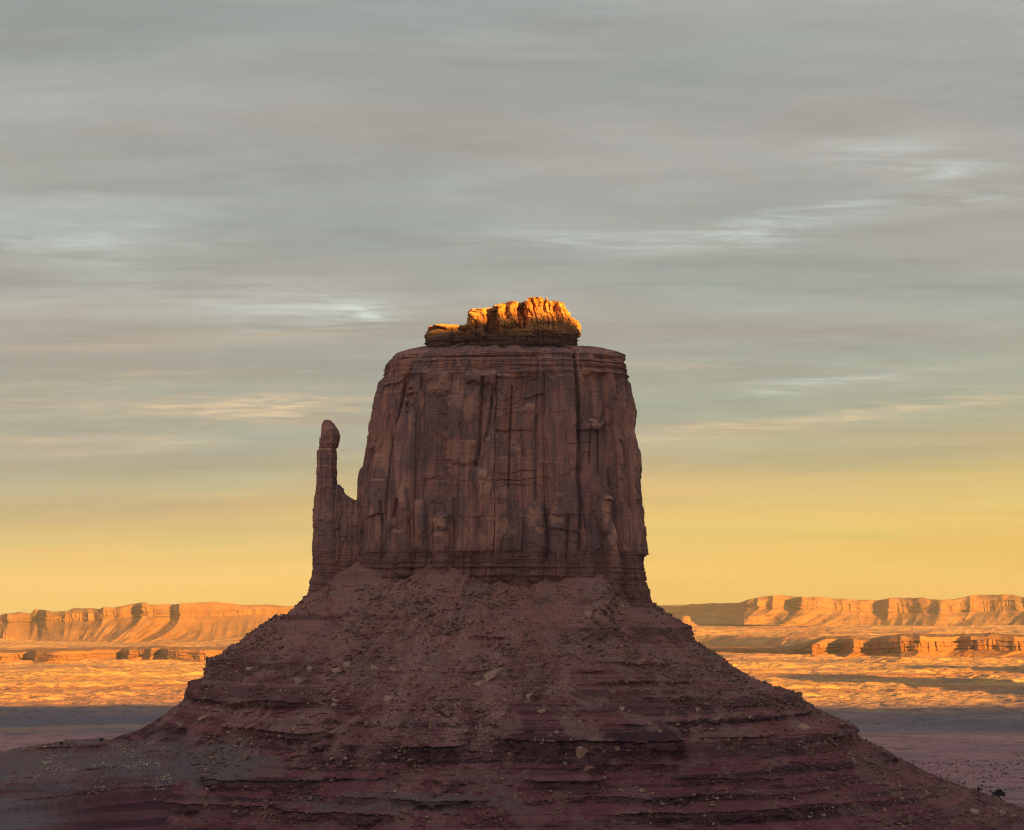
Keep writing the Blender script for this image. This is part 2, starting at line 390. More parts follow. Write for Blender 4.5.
# edge distances of the mesas, by pixel column (used for the plateaus of the ground behind them too)
NEAR_R = [(560, 9800), (640, 9400), (720, 8650), (760, 8150), (785, 7850), (812, 7600), (840, 7650), (900, 7550), (960, 7650), (1024, 7500), (1100, 7600), (1250, 7400), (1500, 7000)]
FAR_R = [(560, 17800), (655, 16500), (700, 15400), (744, 14000), (800, 14100), (880, 14250), (940, 14000), (1024, 13800), (1200, 13600), (1500, 13000)]
LOW_L = [(-500, 8300), (0, 8550), (60, 8450), (120, 8900), (160, 8650), (200, 8450), (260, 8500), (330, 8600), (420, 9000), (520, 9600)]
FAR_L = [(-500, 11800), (0, 12100), (40, 12000), (120, 12000), (200, 12300), (300, 12800), (400, 13600), (520, 14800)]
def ground_h(x, y):
    d = np.hypot(x, y); px = 512 + F*x/np.maximum(y, 1.)
    px = np.where(y < 500, 512 + F*np.clip(x, -2000, 2000)/2000, px)
    px = np.clip(px, -480, 1480)
    right = sstep(470, 600, px)
    hr = np.interp(d, [0, 4800, 7400, 60000], [-222, -222, -176, -170])
    hr = hr + (78)*sstep(350, 900, y - tab(px, NEAR_R)) + 60*sstep(0, 1200, y - tab(px, FAR_R)-300)
    hl = np.interp(d, [0, 6000, 8400, 60000], [-222, -222, -219, -215])
    hl = hl + 47*sstep(300, 900, y - tab(px, LOW_L)) + 90*sstep(0, 1200, y - tab(px, FAR_L)-300)
    h = hl*(1-right) + hr*right
    far = sstep(3500, 5500, d)
    h = h + 219*np.exp(-d/250)                                           # the bluff the viewpoint stands on
    h = h + fbm(x/900, y/900, oct=3, seed=1)*8*far
    amp = .6 + .4*fbm(x/1500, y/1500, oct=2, seed=4)
    h = h + ridged(x/300, y/300, oct=3, seed=2)*5*far*amp
    t1 = fbm(x/700, y/420, oct=5, seed=15); t2 = fbm(x/380, y/260, oct=4, seed=16)
    h = h + (7*sstep(.04, .08, t1)+7*sstep(.22, .26, t1)+4*sstep(.12, .16, t2)-8)*far     # low rimrock steps and washes
    h = h + fbm(x/80, y/80, oct=2, seed=3)*(1.5+1.3*far)*(.4+amp)+vnoise(x/25, y/25, seed=6)*(.4+2.5*far)*(.5+.8*amp)
    return h
def build_ground():
    az = np.concatenate([np.linspace(-math.pi, -.42, 60)[:-1], np.linspace(-.42, .42, 1000), np.linspace(.42, math.pi, 60)[1:-1]])
    rad = np.concatenate([[5, 40, 100, 200, 300, 450, 600, 900], np.geomspace(1200, 2600, 80)[:-1], np.geomspace(2600, 4000, 160)[:-1], np.geomspace(4000, 9200, 760)[:-1], np.geomspace(9200, 15500, 200), np.geomspace(15600, 30000, 20)])
    A, D = np.meshgrid(az, rad)
    x = np.sin(A)*D; y = np.cos(A)*D
    z = ground_h(x, y)
    P = np.stack([x, y, z], -1)
    me = grid_mesh('ground', P, wrap=True, smooth=True)
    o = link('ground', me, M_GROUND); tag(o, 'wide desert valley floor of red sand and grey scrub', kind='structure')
build_ground()

# ------------------------------------------------------------------ land behind and to the right of the viewpoint (throws the evening shade)
def mound(name, cx, cy, prof, label, rot=0, ar=1.0, seed=0):
    """a butte or mesa from (height, radius) pairs, top last"""
    hs = np.array([p[0] for p in prof], float); rs = np.array([p[1] for p in prof], float)
    t = np.linspace(0, len(prof)-1, len(prof)*8); z = np.interp(t, range(len(prof)), hs); r = np.interp(t, range(len(prof)), rs)
    th = np.linspace(0, 2*math.pi, 240, endpoint=False)
    T, Z = np.meshgrid(th, z); _, RR = np.meshgrid(th, r)
    k = 1 + .10*fbm(np.cos(T)*2.2, np.sin(T)*2.2, Z/400, oct=4, seed=seed)
    x = np.cos(T)*RR*k; y = np.sin(T)*RR*k*ar
    X = cx + x*math.cos(rot)-y*math.sin(rot); Y = cy + x*math.sin(rot)+y*math.cos(rot)
    P = np.stack([X, Y, Z + fbm(X/60, Y/60, oct=2, seed=seed+1)*3], -1)
    return tag(link(name, grid_mesh(name, P, wrap=True), M_MESA2), label, kind='structure')
def ridge_caster():
    # a long mesa: its crest runs across the sunlight, height table along x at the crest
    XS = np.linspace(-700, 5200, 900)
    crest_y = np.interp(XS, [-700, 200, 600, 850, 5200], [-520, -330, 200, 600, 600])
    top = np.interp(XS, [-700, 200, 330, 600, 820, 890, 990, 1150, 1500, 1700, 2000, 2300, 2600, 3000, 3400, 3980, 4500, 5200],
                    [260, 320, 340, 430, 492, 506, 511, 502, 476, 474, 490, 506, 492, 480, 472, 480, 478, 470])
    top = top + fbm(XS/60, XS*0, oct=3, seed=5)*3
    prof = [(-230, 0), (-170, .35), (-90, .62), (-70, 1), (0, 1), (260, .98), (290, .6), (500, .3), (800, 0)]
    off = np.array([p[0] for p in prof], float); f = np.array([p[1] for p in prof])
    t = np.linspace(0, len(prof)-1, 65); off = np.interp(t, range(len(prof)), off); f = np.interp(t, range(len(prof)), f)
    X, O = np.meshgrid(XS, off); _, FF = np.meshgrid(XS, f)
    wob = fbm(X/250, FF*2, oct=4, seed=9)*60
    Y = crest_y[None, :] - O + wob
    Z = -235 + (top[None, :]+235)*FF
    P = np.stack([X, Y, Z], -1)
    # close both ends down to the ground
    for e in (0, -1):
        P[:, e, 2] = -240
    o = link('hills', grid_mesh('hills', P), M_MESA2); tag(o, 'high mesa standing to the right of the viewpoint', kind='structure')
ridge_caster()
TE = math.tan(SUN_EL)
def off_butte(tip, ztop, label, seed, w):
    H = ztop + 222; Ls = H/TE - w*.5
    cx, cy = tip[0] - LX*Ls, tip[1] - LY*Ls
    mound('hills', cx, cy, [(-235, w*3.0), (-140, w*1.9), (-70, w*1.35), (-66, w), (ztop-12, w*.9), (ztop, w*.75), (ztop+2, 1)], label, seed=seed)
off_butte((1380, 7000), 40, 'broad butte on the valley floor off to the right', 3, 175)
off_butte((930, 6230), 60, 'second broad butte on the valley floor off to the right', 8, 215)

# ------------------------------------------------------------------ the butte
ROOT = bpy.data.objects.new('sandstone_butte', None); COL.objects.link(ROOT); ROOT.location = (0, 2000, -200)
tag(ROOT, 'dark red mitten shaped butte with a thumb spire and sunlit cap above rubble slopes', 'butte')
def part(name, me, mat):
    o = link(name, me, mat, ROOT); o.matrix_parent_inverse = ROOT.matrix_world.inverted(); o.location = (0, 0, 0)
    o.matrix_parent_inverse = __import__('mathutils').Matrix.Translation((0, -2000, 200)); return o

def super_plan(n, count, ratio, front_dense=2.2):
    """unit superellipse sampled by arc length (denser on the front), with outward normals"""
    t = np.linspace(0, 2*math.pi, 20001)
    c, s = np.cos(t), np.sin(t)
    x = np.sign(c)*np.abs(c)**(2/n); y = np.sign(s)*np.abs(s)**(2/n)*ratio
    w = np.hypot(np.diff(x), np.diff(y)); ym = .5*(y[1:]+y[:-1])
    w2 = w*np.where(ym < .12*ratio, front_dense, 1.)
    cum = np.concatenate([[0], np.cumsum(w2)]); arc = np.concatenate([[0], np.cumsum(w)])
    q = np.linspace(0, cum[-1], count, endpoint=False)
    ti = np.interp(q, cum, t); si = np.interp(q, cum, arc)
    xs = np.interp(ti, t, x); ys = np.interp(ti, t, y)
    nx = np.sign(xs)*np.abs(xs)**(n-1); ny = np.sign(ys)*np.abs(ys/ratio)**(n-1)/ratio
    l = np.hypot(nx, ny); return xs, ys/ratio, nx/l, ny/l, si

def stack(rows, XL, XR, yc, b, n, count, ratio):
    """positions of a stack of superellipse slices: rows = picture rows (top to bottom)"""
    ux, uy, nx, ny, s = super_plan(n, count, ratio)
    xl = (tab(rows, XL)-512)*yc/F; xr = (tab(rows, XR)-512)*yc/F
    a = (xr-xl)/2; c = (xr+xl)/2; z = (HOR-rows)*yc/F
    bb = b(rows)
    X = c[:, None]+a[:, None]*ux[None]; Y = yc+bb[:, None]*uy[None]
    Z = np.repeat(z[:, None], count, 1)
    S = np.repeat(s[None]*a.mean(), len(rows), 0)
    return X, Y, Z, np.repeat(nx[None], len(rows), 0), np.repeat(ny[None], len(rows), 0), S

def close_top(P, rings=10, rise=3.0, rough=1.0):
    """extra rings that shrink to the middle, put above the first row"""
    top = P[0]; cen = top.mean(0)
    out = []
    for i in range(rings):
        f = i/(rings)
        q = cen+(top-cen)*max(f, .004); q = q.copy(); q[:, 2] = top[:, 2] + (1-f)*rise + (cen[2]-top[:, 2])*(1-f)
        q[:, 2] += fbm(q[:, 0]/6, q[:, 1]/6, oct=3, seed=3)*rough*(1 if i else 0)
        out.append(q)
    return np.concatenate([np.array(out), P], 0)

def crack(D, px, row, pts, w, depth):
    d, _ = seg_dist(px, row, pts); D -= depth*np.exp(-(d/w)**2)
def pillar(D, px, row, pts, hw, h, fresh=None, fr=.0):
    d, _ = seg_dist(px+vnoise(row/7, px/30, seed=12)*1.5, row, pts); k = np.clip(1-(d/hw)**2, 0, 1)**.5; D += h*k
def box_mask(px, row, x0, x1, y0, y1, soft=2.5):
    wx = px+vnoise(row/9, px/9, seed=21)*2.2+vnoise(row/3, px/3, seed=22)*.9; wy = row+vnoise(px/9, row/9, seed=23)*3+vnoise(px/3, row/3, seed=24)*1.2
    return sstep(x0-soft, x0+soft, wx)*(1-sstep(x1-soft, x1+soft, wx))*sstep(y0-soft, y0+soft, wy)*(1-sstep(y1-soft, y1+soft, wy))
def blob(px, row, cx, cy, rx, ry):
    ax, ay = np.abs(px-cx-fbm(row/5, px/9, oct=3, seed=32)*rx*.5)/rx, np.abs(row-cy-fbm(px/5, row/9, oct=3, seed=33)*ry*.5)/ry
    d = (ax**3+ay**3)**(1/3)+fbm(px/4, row/4, oct=4, seed=31)*.8
    return 1-sstep(.6, 1.0, d)

def build_tower():
    rows = np.arange(350.5, 616, .55)
    XL = [(350.5, 416), (353, 406), (356, 396), (358, 394), (361, 392.5), (368, 387.5), (378, 383), (382, 379), (400, 373.5), (425, 369), (455, 365), (478, 361), (500, 359), (540, 358), (560, 355), (600, 352), (616, 350)]
    XR = [(350.5, 604), (352.5, 612), (354.5, 620), (357, 624.5), (362, 625), (380, 627), (400, 631), (412, 633.5), (425, 632), (432, 630), (445, 634), (455, 636), (480, 637.5), (500, 640), (512, 642), (540, 644.5), (556, 645), (557, 643.5), (580, 645), (590, 647.5), (602, 649), (616, 652)]
    b = lambda r: np.interp(r, [352, 385, 600], [74, 82, 100])
    X, Y, Z, nx, ny, S = stack(rows, XL, XR, 2000., b, 3.6, 1150, .66)
    px, row = 512+F*X/Y, np.repeat(rows[:, None], X.shape[1], 1)
    front = (ny < .15).astype(float)
    u = S
    D = np.zeros_like(X)
    massive = sstep(380, 386, row)*(1-sstep(553, 562, row))
    foot = sstep(548, 560, row); brow = 1-sstep(379, 384, row)
    # columns and joints
    uw = u+fbm(u/60, Z/120, oct=2, seed=40)*4; zw = Z+fbm(u/18, Z/60, oct=2, seed=38)*7
    g1, g2, r1, r2 = bricks(uw, zw, 31, 95, 2); D += ((r1-.5)*7+(r2-.5)*5.5)*massive; D -= 2.2*np.exp(-(g1/.9)**2)*massive*sstep(.3, .6, r2)
    g1, g2, r1, r2 = bricks(uw+3, zw, 11, 34, 5); m2 = sstep(-.25, .3, fbm(u/40, Z/45, oct=2, seed=37)); D += ((r1-.5)*1.6+(r2-.5)*2.0)*massive*(.1+.9*m2); D -= .6*np.exp(-(g1/.5)**2)*massive*m2*sstep(.4, .7, r2)
    g1, g2, r1, r2 = bricks(uw, zw, 4.6, 12, 8); m3 = sstep(0, .35, fbm(u/30, Z/35, oct=2, seed=44)); D += ((r1-.5)*.5+(r2-.5)*.9)*massive*m3
    sl = fbm(u/30, Z/34, oct=3, seed=36, gain=.35)                                 # fallen slabs leave shallow scars with sharp arched edges
    D -= (sstep(.12, .13, sl)*1.2+sstep(.36, .37, sl)*1.2-sstep(-.215, -.20, -sl)*0)*massive
    D += sstep(.26, .27, -sl)*1.1*massive
    D += fbm(u/22, Z/90, oct=3, seed=41)*2.2*massive
    D += fbm(u/3.2, Z/16, oct=3, seed=42)*.35 + fbm(u/1.6, Z/1.8, oct=2, seed=43)*.28
    # bedding: thin ledges in the brow and in the foot
    zb = Z+fbm(u/50, Z*0, oct=2, seed=45)*1.2
    led = vnoise(zb/2.2, u/200, seed=46)+.6*vnoise(zb/.9, u/90, seed=47)
    D += led*(1.5*brow+1.1*foot+.22*massive)
    g1, g2, r1, r2 = bricks(u, zb, 9, 4, 11); D += ((r1-.5)*1.6+(r2-.5)*1.6-.9*np.exp(-(g1/.5)**2))*(brow+foot)
    g1, g2, r1, r2 = bricks(u, Z, 3.4, 18, 12); D += ((r1-.5)*1.6)*foot
    D += foot*np.clip((row-556)*.10, 0, 6)*front*.6
    D += brow*1.8                                                       # the brow overhangs the smooth wall a little
    D -= 2.6*np.exp(-((row-366)/1.0)**2)*sstep(-.3, .2, fbm(u/25, Z*0+3, oct=2, seed=48))
    sl0 = 361+1.6*fbm(u/22, Z*0+6, oct=3, seed=49); D -= np.clip(sl0-row, 0, 20)*(2.5+.7*fbm(u/9, Z/5, oct=3, seed=53))*sstep(.1, -.7, ny)
    # the face of the photograph: buttresses, cracks, alcoves, pedestals
    f = np.zeros_like(D)
    d, side = seg_dist(px, row, [(411, 376), (404, 395), (396, 425), (388, 460), (384, 500), (384, 560)])
    f += np.where(side < 0, -1, 1)*sstep(0, 2.2, d)*5.5*(1-sstep(18, 46, d))*sstep(374, 384, row)
    crack(f, px, row, [(410, 378), (402, 400), (393, 428)], 1.6, 6)
    d, side = seg_dist(px, row, [(420, 400), (414, 430), (413, 500), (414, 552)]); f += np.where(side < 0, 1, -1)*sstep(0, 2.5, d)*3*(1-sstep(8, 22, d))
    f -= 5*blob(px, row, 409, 408, 6, 12)
    crack(f, px, row, [(483, 388), (481, 420), (479, 456), (476, 472)], 1.7, 7)
    crack(f, px, row, [(493, 398), (491, 420), (489, 436), (484, 449)], 1.4, 4)
    crack(f, px, row, [(512, 395), (510, 436), (508, 500)], .9, 4)
    crack(f, px, row, [(537, 380), (537, 425)], .9, 1.5); crack(f, px, row, [(537, 425), (536, 460), (536, 508)], 1.6, 3)
    crack(f, px, row, [(574, 356), (577, 385), (579, 430), (578, 480), (581, 512), (580, 552)], 2.0, 7)
    crack(f, px, row, [(581, 358), (582, 380)], 1.2, 3)
    crack(f, px, row, [(592, 430), (592, 470)], .9, 3); crack(f, px, row, [(601, 436), (601, 480)], .9, 4)
    crack(f, px, row, [(376, 505), (376, 560)], 1., 5); crack(f, px, row, [(396, 505), (393, 520)], 1.6, 6)
    crack(f, px, row, [(455, 505), (453, 560)], 1.6, 3); crack(f, px, row, [(548, 520), (547, 560)], 1.6, 3); crack(f, px, row, [(568, 520), (566, 560)], 1.6, 3)
    f -= 4.5*box_mask(px, row, 584, 609, 382, 428, 1.5)
    f -= 2.4*box_mask(px, row, 494, 536, 386, 402, 1.5); f -= 2.2*box_mask(px, row, 484, 492, 394, 420, 1.2)
    f -= 2.6*box_mask(px, row, 497, 534, 436, 462, 2); f -= 2.0*box_mask(px, row, 424, 446, 403, 560, 1.5)
    f += 3.0*box_mask(px, row, 447, 478, 403, 470, 2); f += 1.6*box_mask(px, row, 540, 576, 384, 520, 1.2)
    d, side = seg_dist(px, row, [(608, 384), (610, 430), (612, 470), (619, 505), (621, 552)]); f += np.where(side > 0, 1, -1)*sstep(0, 2.0, d)*3.2*(1-sstep(10, 26, d))*massive
    pillar(f, px, row, [(606, 504), (604, 515), (606, 526), (612, 536), (613, 560), (613, 592)], 7, 13)
    f += 4*blob(px, row, 605, 503, 7, 4)
    pillar(f, px, row, [(441, 524), (441, 575)], 8.5, 9); pillar(f, px, row, [(443, 522), (443, 530)], 5, 5)
    pillar(f, px, row, [(484, 486), (489, 500), (491, 530), (490, 575)], 11, 8); pillar(f, px, row, [(500, 498), (503, 540), (505, 575)], 9, 6)
    pillar(f, px, row, [(535, 516), (534, 575)], 10, 7); pillar(f, px, row, [(558, 521), (558, 575)], 9, 7)
    pillar(f, px, row, [(405, 497), (405, 575)], 6, 6); pillar(f, px, row, [(418, 512), (420, 575)], 7, 5)
    pillar(f, px, row, [(585, 540), (586, 575)], 8, 4); pillar(f, px, row, [(630, 560), (631, 595)], 5, 3)
    D += f*front
    D += (vnoise(u/34, Z/400, seed=54)*5+vnoise(u/15, Z/260, seed=55)*2.2)*massive - 3.0
    fresh = np.zeros_like(D)
    for a in [(445, 395, 20, 9, .7), (456, 400, 9, 14, .6), (520, 383, 10, 2.5, .8), (508, 384, 8, 2, .8), (495, 382, 5, 2.5, .9), (592, 381, 11, 3, .9), (593, 430, 7, 4, 1), (601, 432, 9, 3, .7),
              (523, 415, 16, 4, .7), (530, 413, 7, 2.5, 1), (500, 420, 6, 5, .6), (486, 493, 9, 8, 1), (482, 480, 4, 5, .7), (496, 500, 9, 3, .8), (535, 520, 11, 8, .8), (541, 534, 6, 3, .7),
              (556, 524, 8, 4, .7), (559, 500, 8, 3, .6), (502, 512, 6, 4, .7), (441, 526, 6, 5, 1), (439, 538, 6, 2.2, .9), (605, 503, 6, 3.5, 1), (605, 515, 4, 9, .8), (611, 538, 5, 9, .7), (613, 560, 4, 22, .5),
              (403, 503, 5, 9, .8), (399, 535, 9, 2, .8), (470, 449, 10, 1.6, .8), (486, 447, 4, 3, .7), (371, 460, 8, 1.5, 1), (371, 484, 10, 1.3, .9), (412, 430, 3, 12, .6), (483, 425, 3, 20, .6),
              (545, 468, 5, 2.5, .6), (437, 487, 10, 1.2, .7), (470, 415, 12, 9, .4), (385, 398, 12, 2, .5), (624, 450, 12, 60, .25), (500, 530, 6, 6, .6), (515, 455, 5, 2, .8), (512, 535, 5, 3, .6)]:
        fresh = np.maximum(fresh, a[4]*blob(px, row, *a[:4]))
    fresh = fresh*front
    X = X+nx*D; Y = Y+ny*D
    Z = Z+fbm(u/9, Z/9, oct=2, seed=50)*.5
    P = np.stack([X, Y, Z], -1)
    P2 = close_top(P, 24, 1.5, 1.6)
    me = grid_mesh('cliff_tower', P2, wrap=True)
    pad = np.zeros((24, X.shape[1]))
    attr(me, 'fresh', np.concatenate([pad, fresh], 0)); attr(me, 'dark_bed', np.concatenate([pad, np.clip(sstep(546, 558, row)*.9, 0, 1)], 0))
    part('cliff_tower', me, M_CLIFF)
build_tower()

def build_cap():
    rows = np.arange(299.2, 362, .4)
    XL = [(299, 530), (300.2, 526), (302, 517), (304.5, 500), (306.5, 479), (308, 476.5), (311.5, 474), (312.5, 465), (319, 464), (320.5, 461), (322, 450), (324, 443), (327, 434), (329.5, 430), (333, 428), (350, 429), (362, 430)]
    XR = [(299, 561), (301, 563), (304, 565), (308, 569), (313, 571.5), (316, 576), (319, 575), (325, 575), (329, 576), (334, 577), (350, 577), (362, 577)]
    b = lambda r: np.interp(r, [299, 320, 350, 362], [22, 29, 34, 36])
    X, Y, Z, nx, ny, S = stack(rows, XL, XR, 1975., b, 3.2, 620, .42)
    px, row = 512+F*X/Y, np.repeat(rows[:, None], X.shape[1], 1)
    front = (ny < .2).astype(float)
    D = np.zeros_like(X); u = X+Y*.7
    colz = 1-sstep(322, 332, row); bed = sstep(320, 330, row)*(1-sstep(348, 353, row)); scree = sstep(349, 354, row)
    uw = u+fbm(u/14, Z/14, oct=2, seed=59)*2.2
    g1, g2, r1, r2 = bricks(uw, Z+fbm(u/9, Z/9, seed=58)*2, 9.5, 17, 3); D += ((r1-.5)*8+(r2-.5)*4-3.0*np.exp(-(g1/.8)**2))*(colz+.3*bed)
    g1, g2, r1, r2 = bricks(uw, Z+fbm(u/5, Z/5, seed=57)*1.5, 3.8, 5, 6); D += ((r1-.5)*3+(r2-.5)*2.6-1.2*np.exp(-(g1/.4)**2)-.8*np.exp(-(g2/.4)**2))*(colz+.45*bed)
    led = vnoise(Z/2.3+fbm(u/30, Z*0, oct=2, seed=4)*.4, u/120, seed=60)+.6*vnoise(Z/.9, u/60, seed=61)
    D += led*1.6*bed+fbm(u/4, Z/4, oct=3, seed=62)*.7*(1-.5*scree)
    f = np.zeros_like(D)
    def gapx(x0, x1, y0, y1, dep):
        return dep*box_mask(px, row, x0, x1, y0, y1, 1.0)
    f -= gapx(485, 498, 300, 331, 22); f -= gapx(516, 526, 298, 326, 20); f -= gapx(505, 509, 300, 322, 7); f -= gapx(446, 470, 312, 327, 24); f -= gapx(448, 471, 326, 352, 11)
    f -= gapx(532, 534, 298, 318, 5); f -= gapx(543, 545, 298, 314, 5); f -= gapx(552, 556, 305, 312, 5); f -= gapx(497, 525, 324, 336, 2.0)
    f += gapx(426, 445, 322, 349, 2.5); f += gapx(470, 486, 300, 335, 5); f += gapx(531, 585, 316, 334, 3); f += gapx(497, 516, 300, 326, 3)
    f -= 2.5*np.exp(-((row-346)/2.0)**2)
    D += f*front
    D -= scree*0
    X = X+nx*D; Y = Y+ny*D; Z = Z-4+fbm(X/5, Y/5, Z/5, oct=2, seed=63)*.8+(worley(X/7, Y/7, seed=64)[2]-.5)*4.5*colz
    P = close_top(np.stack([X, Y, Z], -1), 8, 0.0, 1.8)
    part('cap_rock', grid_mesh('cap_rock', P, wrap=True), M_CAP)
build_cap()

def build_thumb():
    rows = np.arange(420.5, 612, .45)
    XL = [(420, 325), (421.5, 323), (425, 322), (432, 321.2), (440, 320.5), (449, 319.5), (453, 318), (470, 317.2), (480, 316.5), (494, 315.5), (496, 314.5), (506, 314.6), (512, 313.8), (540, 313), (560, 312.5), (572, 313), (576, 311.5), (582, 310), (590, 309), (600, 306), (612, 300)]
    XR = [(420, 329), (422, 332), (426, 334.5), (430, 337.5), (436, 339.2), (441, 338.6), (448, 337), (465, 336), (484, 337), (500, 338), (540, 341), (580, 345), (612, 352)]
    b = lambda r: np.interp(r, [420, 430, 500, 612], [6, 11, 17, 30])
    X, Y, Z, nx, ny, S = stack(rows, XL, XR, 1990., b, 2.8, 300, 1.0)
    px, row = 512+F*X/Y, np.repeat(rows[:, None], X.shape[1], 1)
    u = S; foot = sstep(545, 560, row)
    D = fbm(u/8, Z/20, oct=4, seed=70)*1.1+fbm(u/2, Z/3, oct=2, seed=71)*.35
    g1, g2, r1, r2 = bricks(u, Z+fbm(u/6, Z/6, seed=69)*2, 7, 17, 14); D += (r1-.5)*1.2+(r2-.5)*1.6-.6*np.exp(-(g2/.5)**2)
    D += vnoise(Z/1.6, u/60, seed=72)*(.35+.9*foot)
    D -= .9*np.exp(-((row-449)/.8)**2)+.6*np.exp(-((row-466)/.8)**2)+.5*np.exp(-((row-479)/.7)**2)
    X = X+nx*D; Y = Y+ny*D
    P = close_top(np.stack([X, Y, Z], -1), 6, .8, .4)
    fr = np.zeros_like(D)
    for a in [(328, 450, 9, 1.6, .9), (325, 466, 8, 1.6, .8), (331, 453, 3, 3, .7), (328, 428, 6, 3, .5), (326, 515, 6, 8, .4)]: fr = np.maximum(fr, a[4]*blob(px, row, *a[:4]))
    me = grid_mesh('thumb_spire', P, wrap=True); pad = np.zeros((6, X.shape[1]))
    attr(me, 'fresh', np.concatenate([pad, fr], 0)); attr(me, 'dark_bed', np.concatenate([pad, sstep(548, 560, row)*.8], 0))
    part('thumb_spire', me, M_CLIFF)
    # the low wall that joins thumb and palm
    rows = np.arange(485, 612, .45)
    XL = [(485, 334), (500, 333), (612, 325)]
    XR = [(485, 340), (487, 343.5), (491, 344.5), (494, 346), (497, 350), (500, 354), (502, 362), (510, 372), (612, 380)]
    b = lambda r: np.interp(r, [485, 500, 612], [7, 13, 26])
    X, Y, Z, nx, ny, S = stack(rows, XL, XR, 1986., b, 3.0, 300, .8)
    px, row = 512+F*X/Y, np.repeat(rows[:, None], X.shape[1], 1)
    u = X; foot = sstep(545, 560, row)
    D = fbm(u/7, Z/9, oct=4, seed=75)*1.6
    g1, g2, r1, r2 = bricks(u+fbm(u/9, Z/9, seed=68)*2, Z+fbm(u/6, Z/6, seed=69)*3, 8, 11, 15); D += (r1-.5)*2.4+(r2-.5)*2.6-1.0*np.exp(-(g1/.6)**2)
    D += vnoise(Z/1.6, u/60, seed=76)*(.3+.9*foot)
    X = X+nx*D; Y = Y+ny*D; Z = Z+fbm(X/3, Y/3, oct=2, seed=77)*.8
    P = close_top(np.stack([X, Y, Z], -1), 6, .5, .5)
    me = grid_mesh('saddle_wall', P, wrap=True); pad = np.zeros((6, X.shape[1]))
    attr(me, 'fresh', np.concatenate([pad, .35*blob(px, row, 350, 515, 14, 16)], 0)); attr(me, 'dark_bed', np.concatenate([pad, sstep(548, 560, row)*.8], 0))
    part('saddle_wall', me, M_CLIFF)
build_thumb()

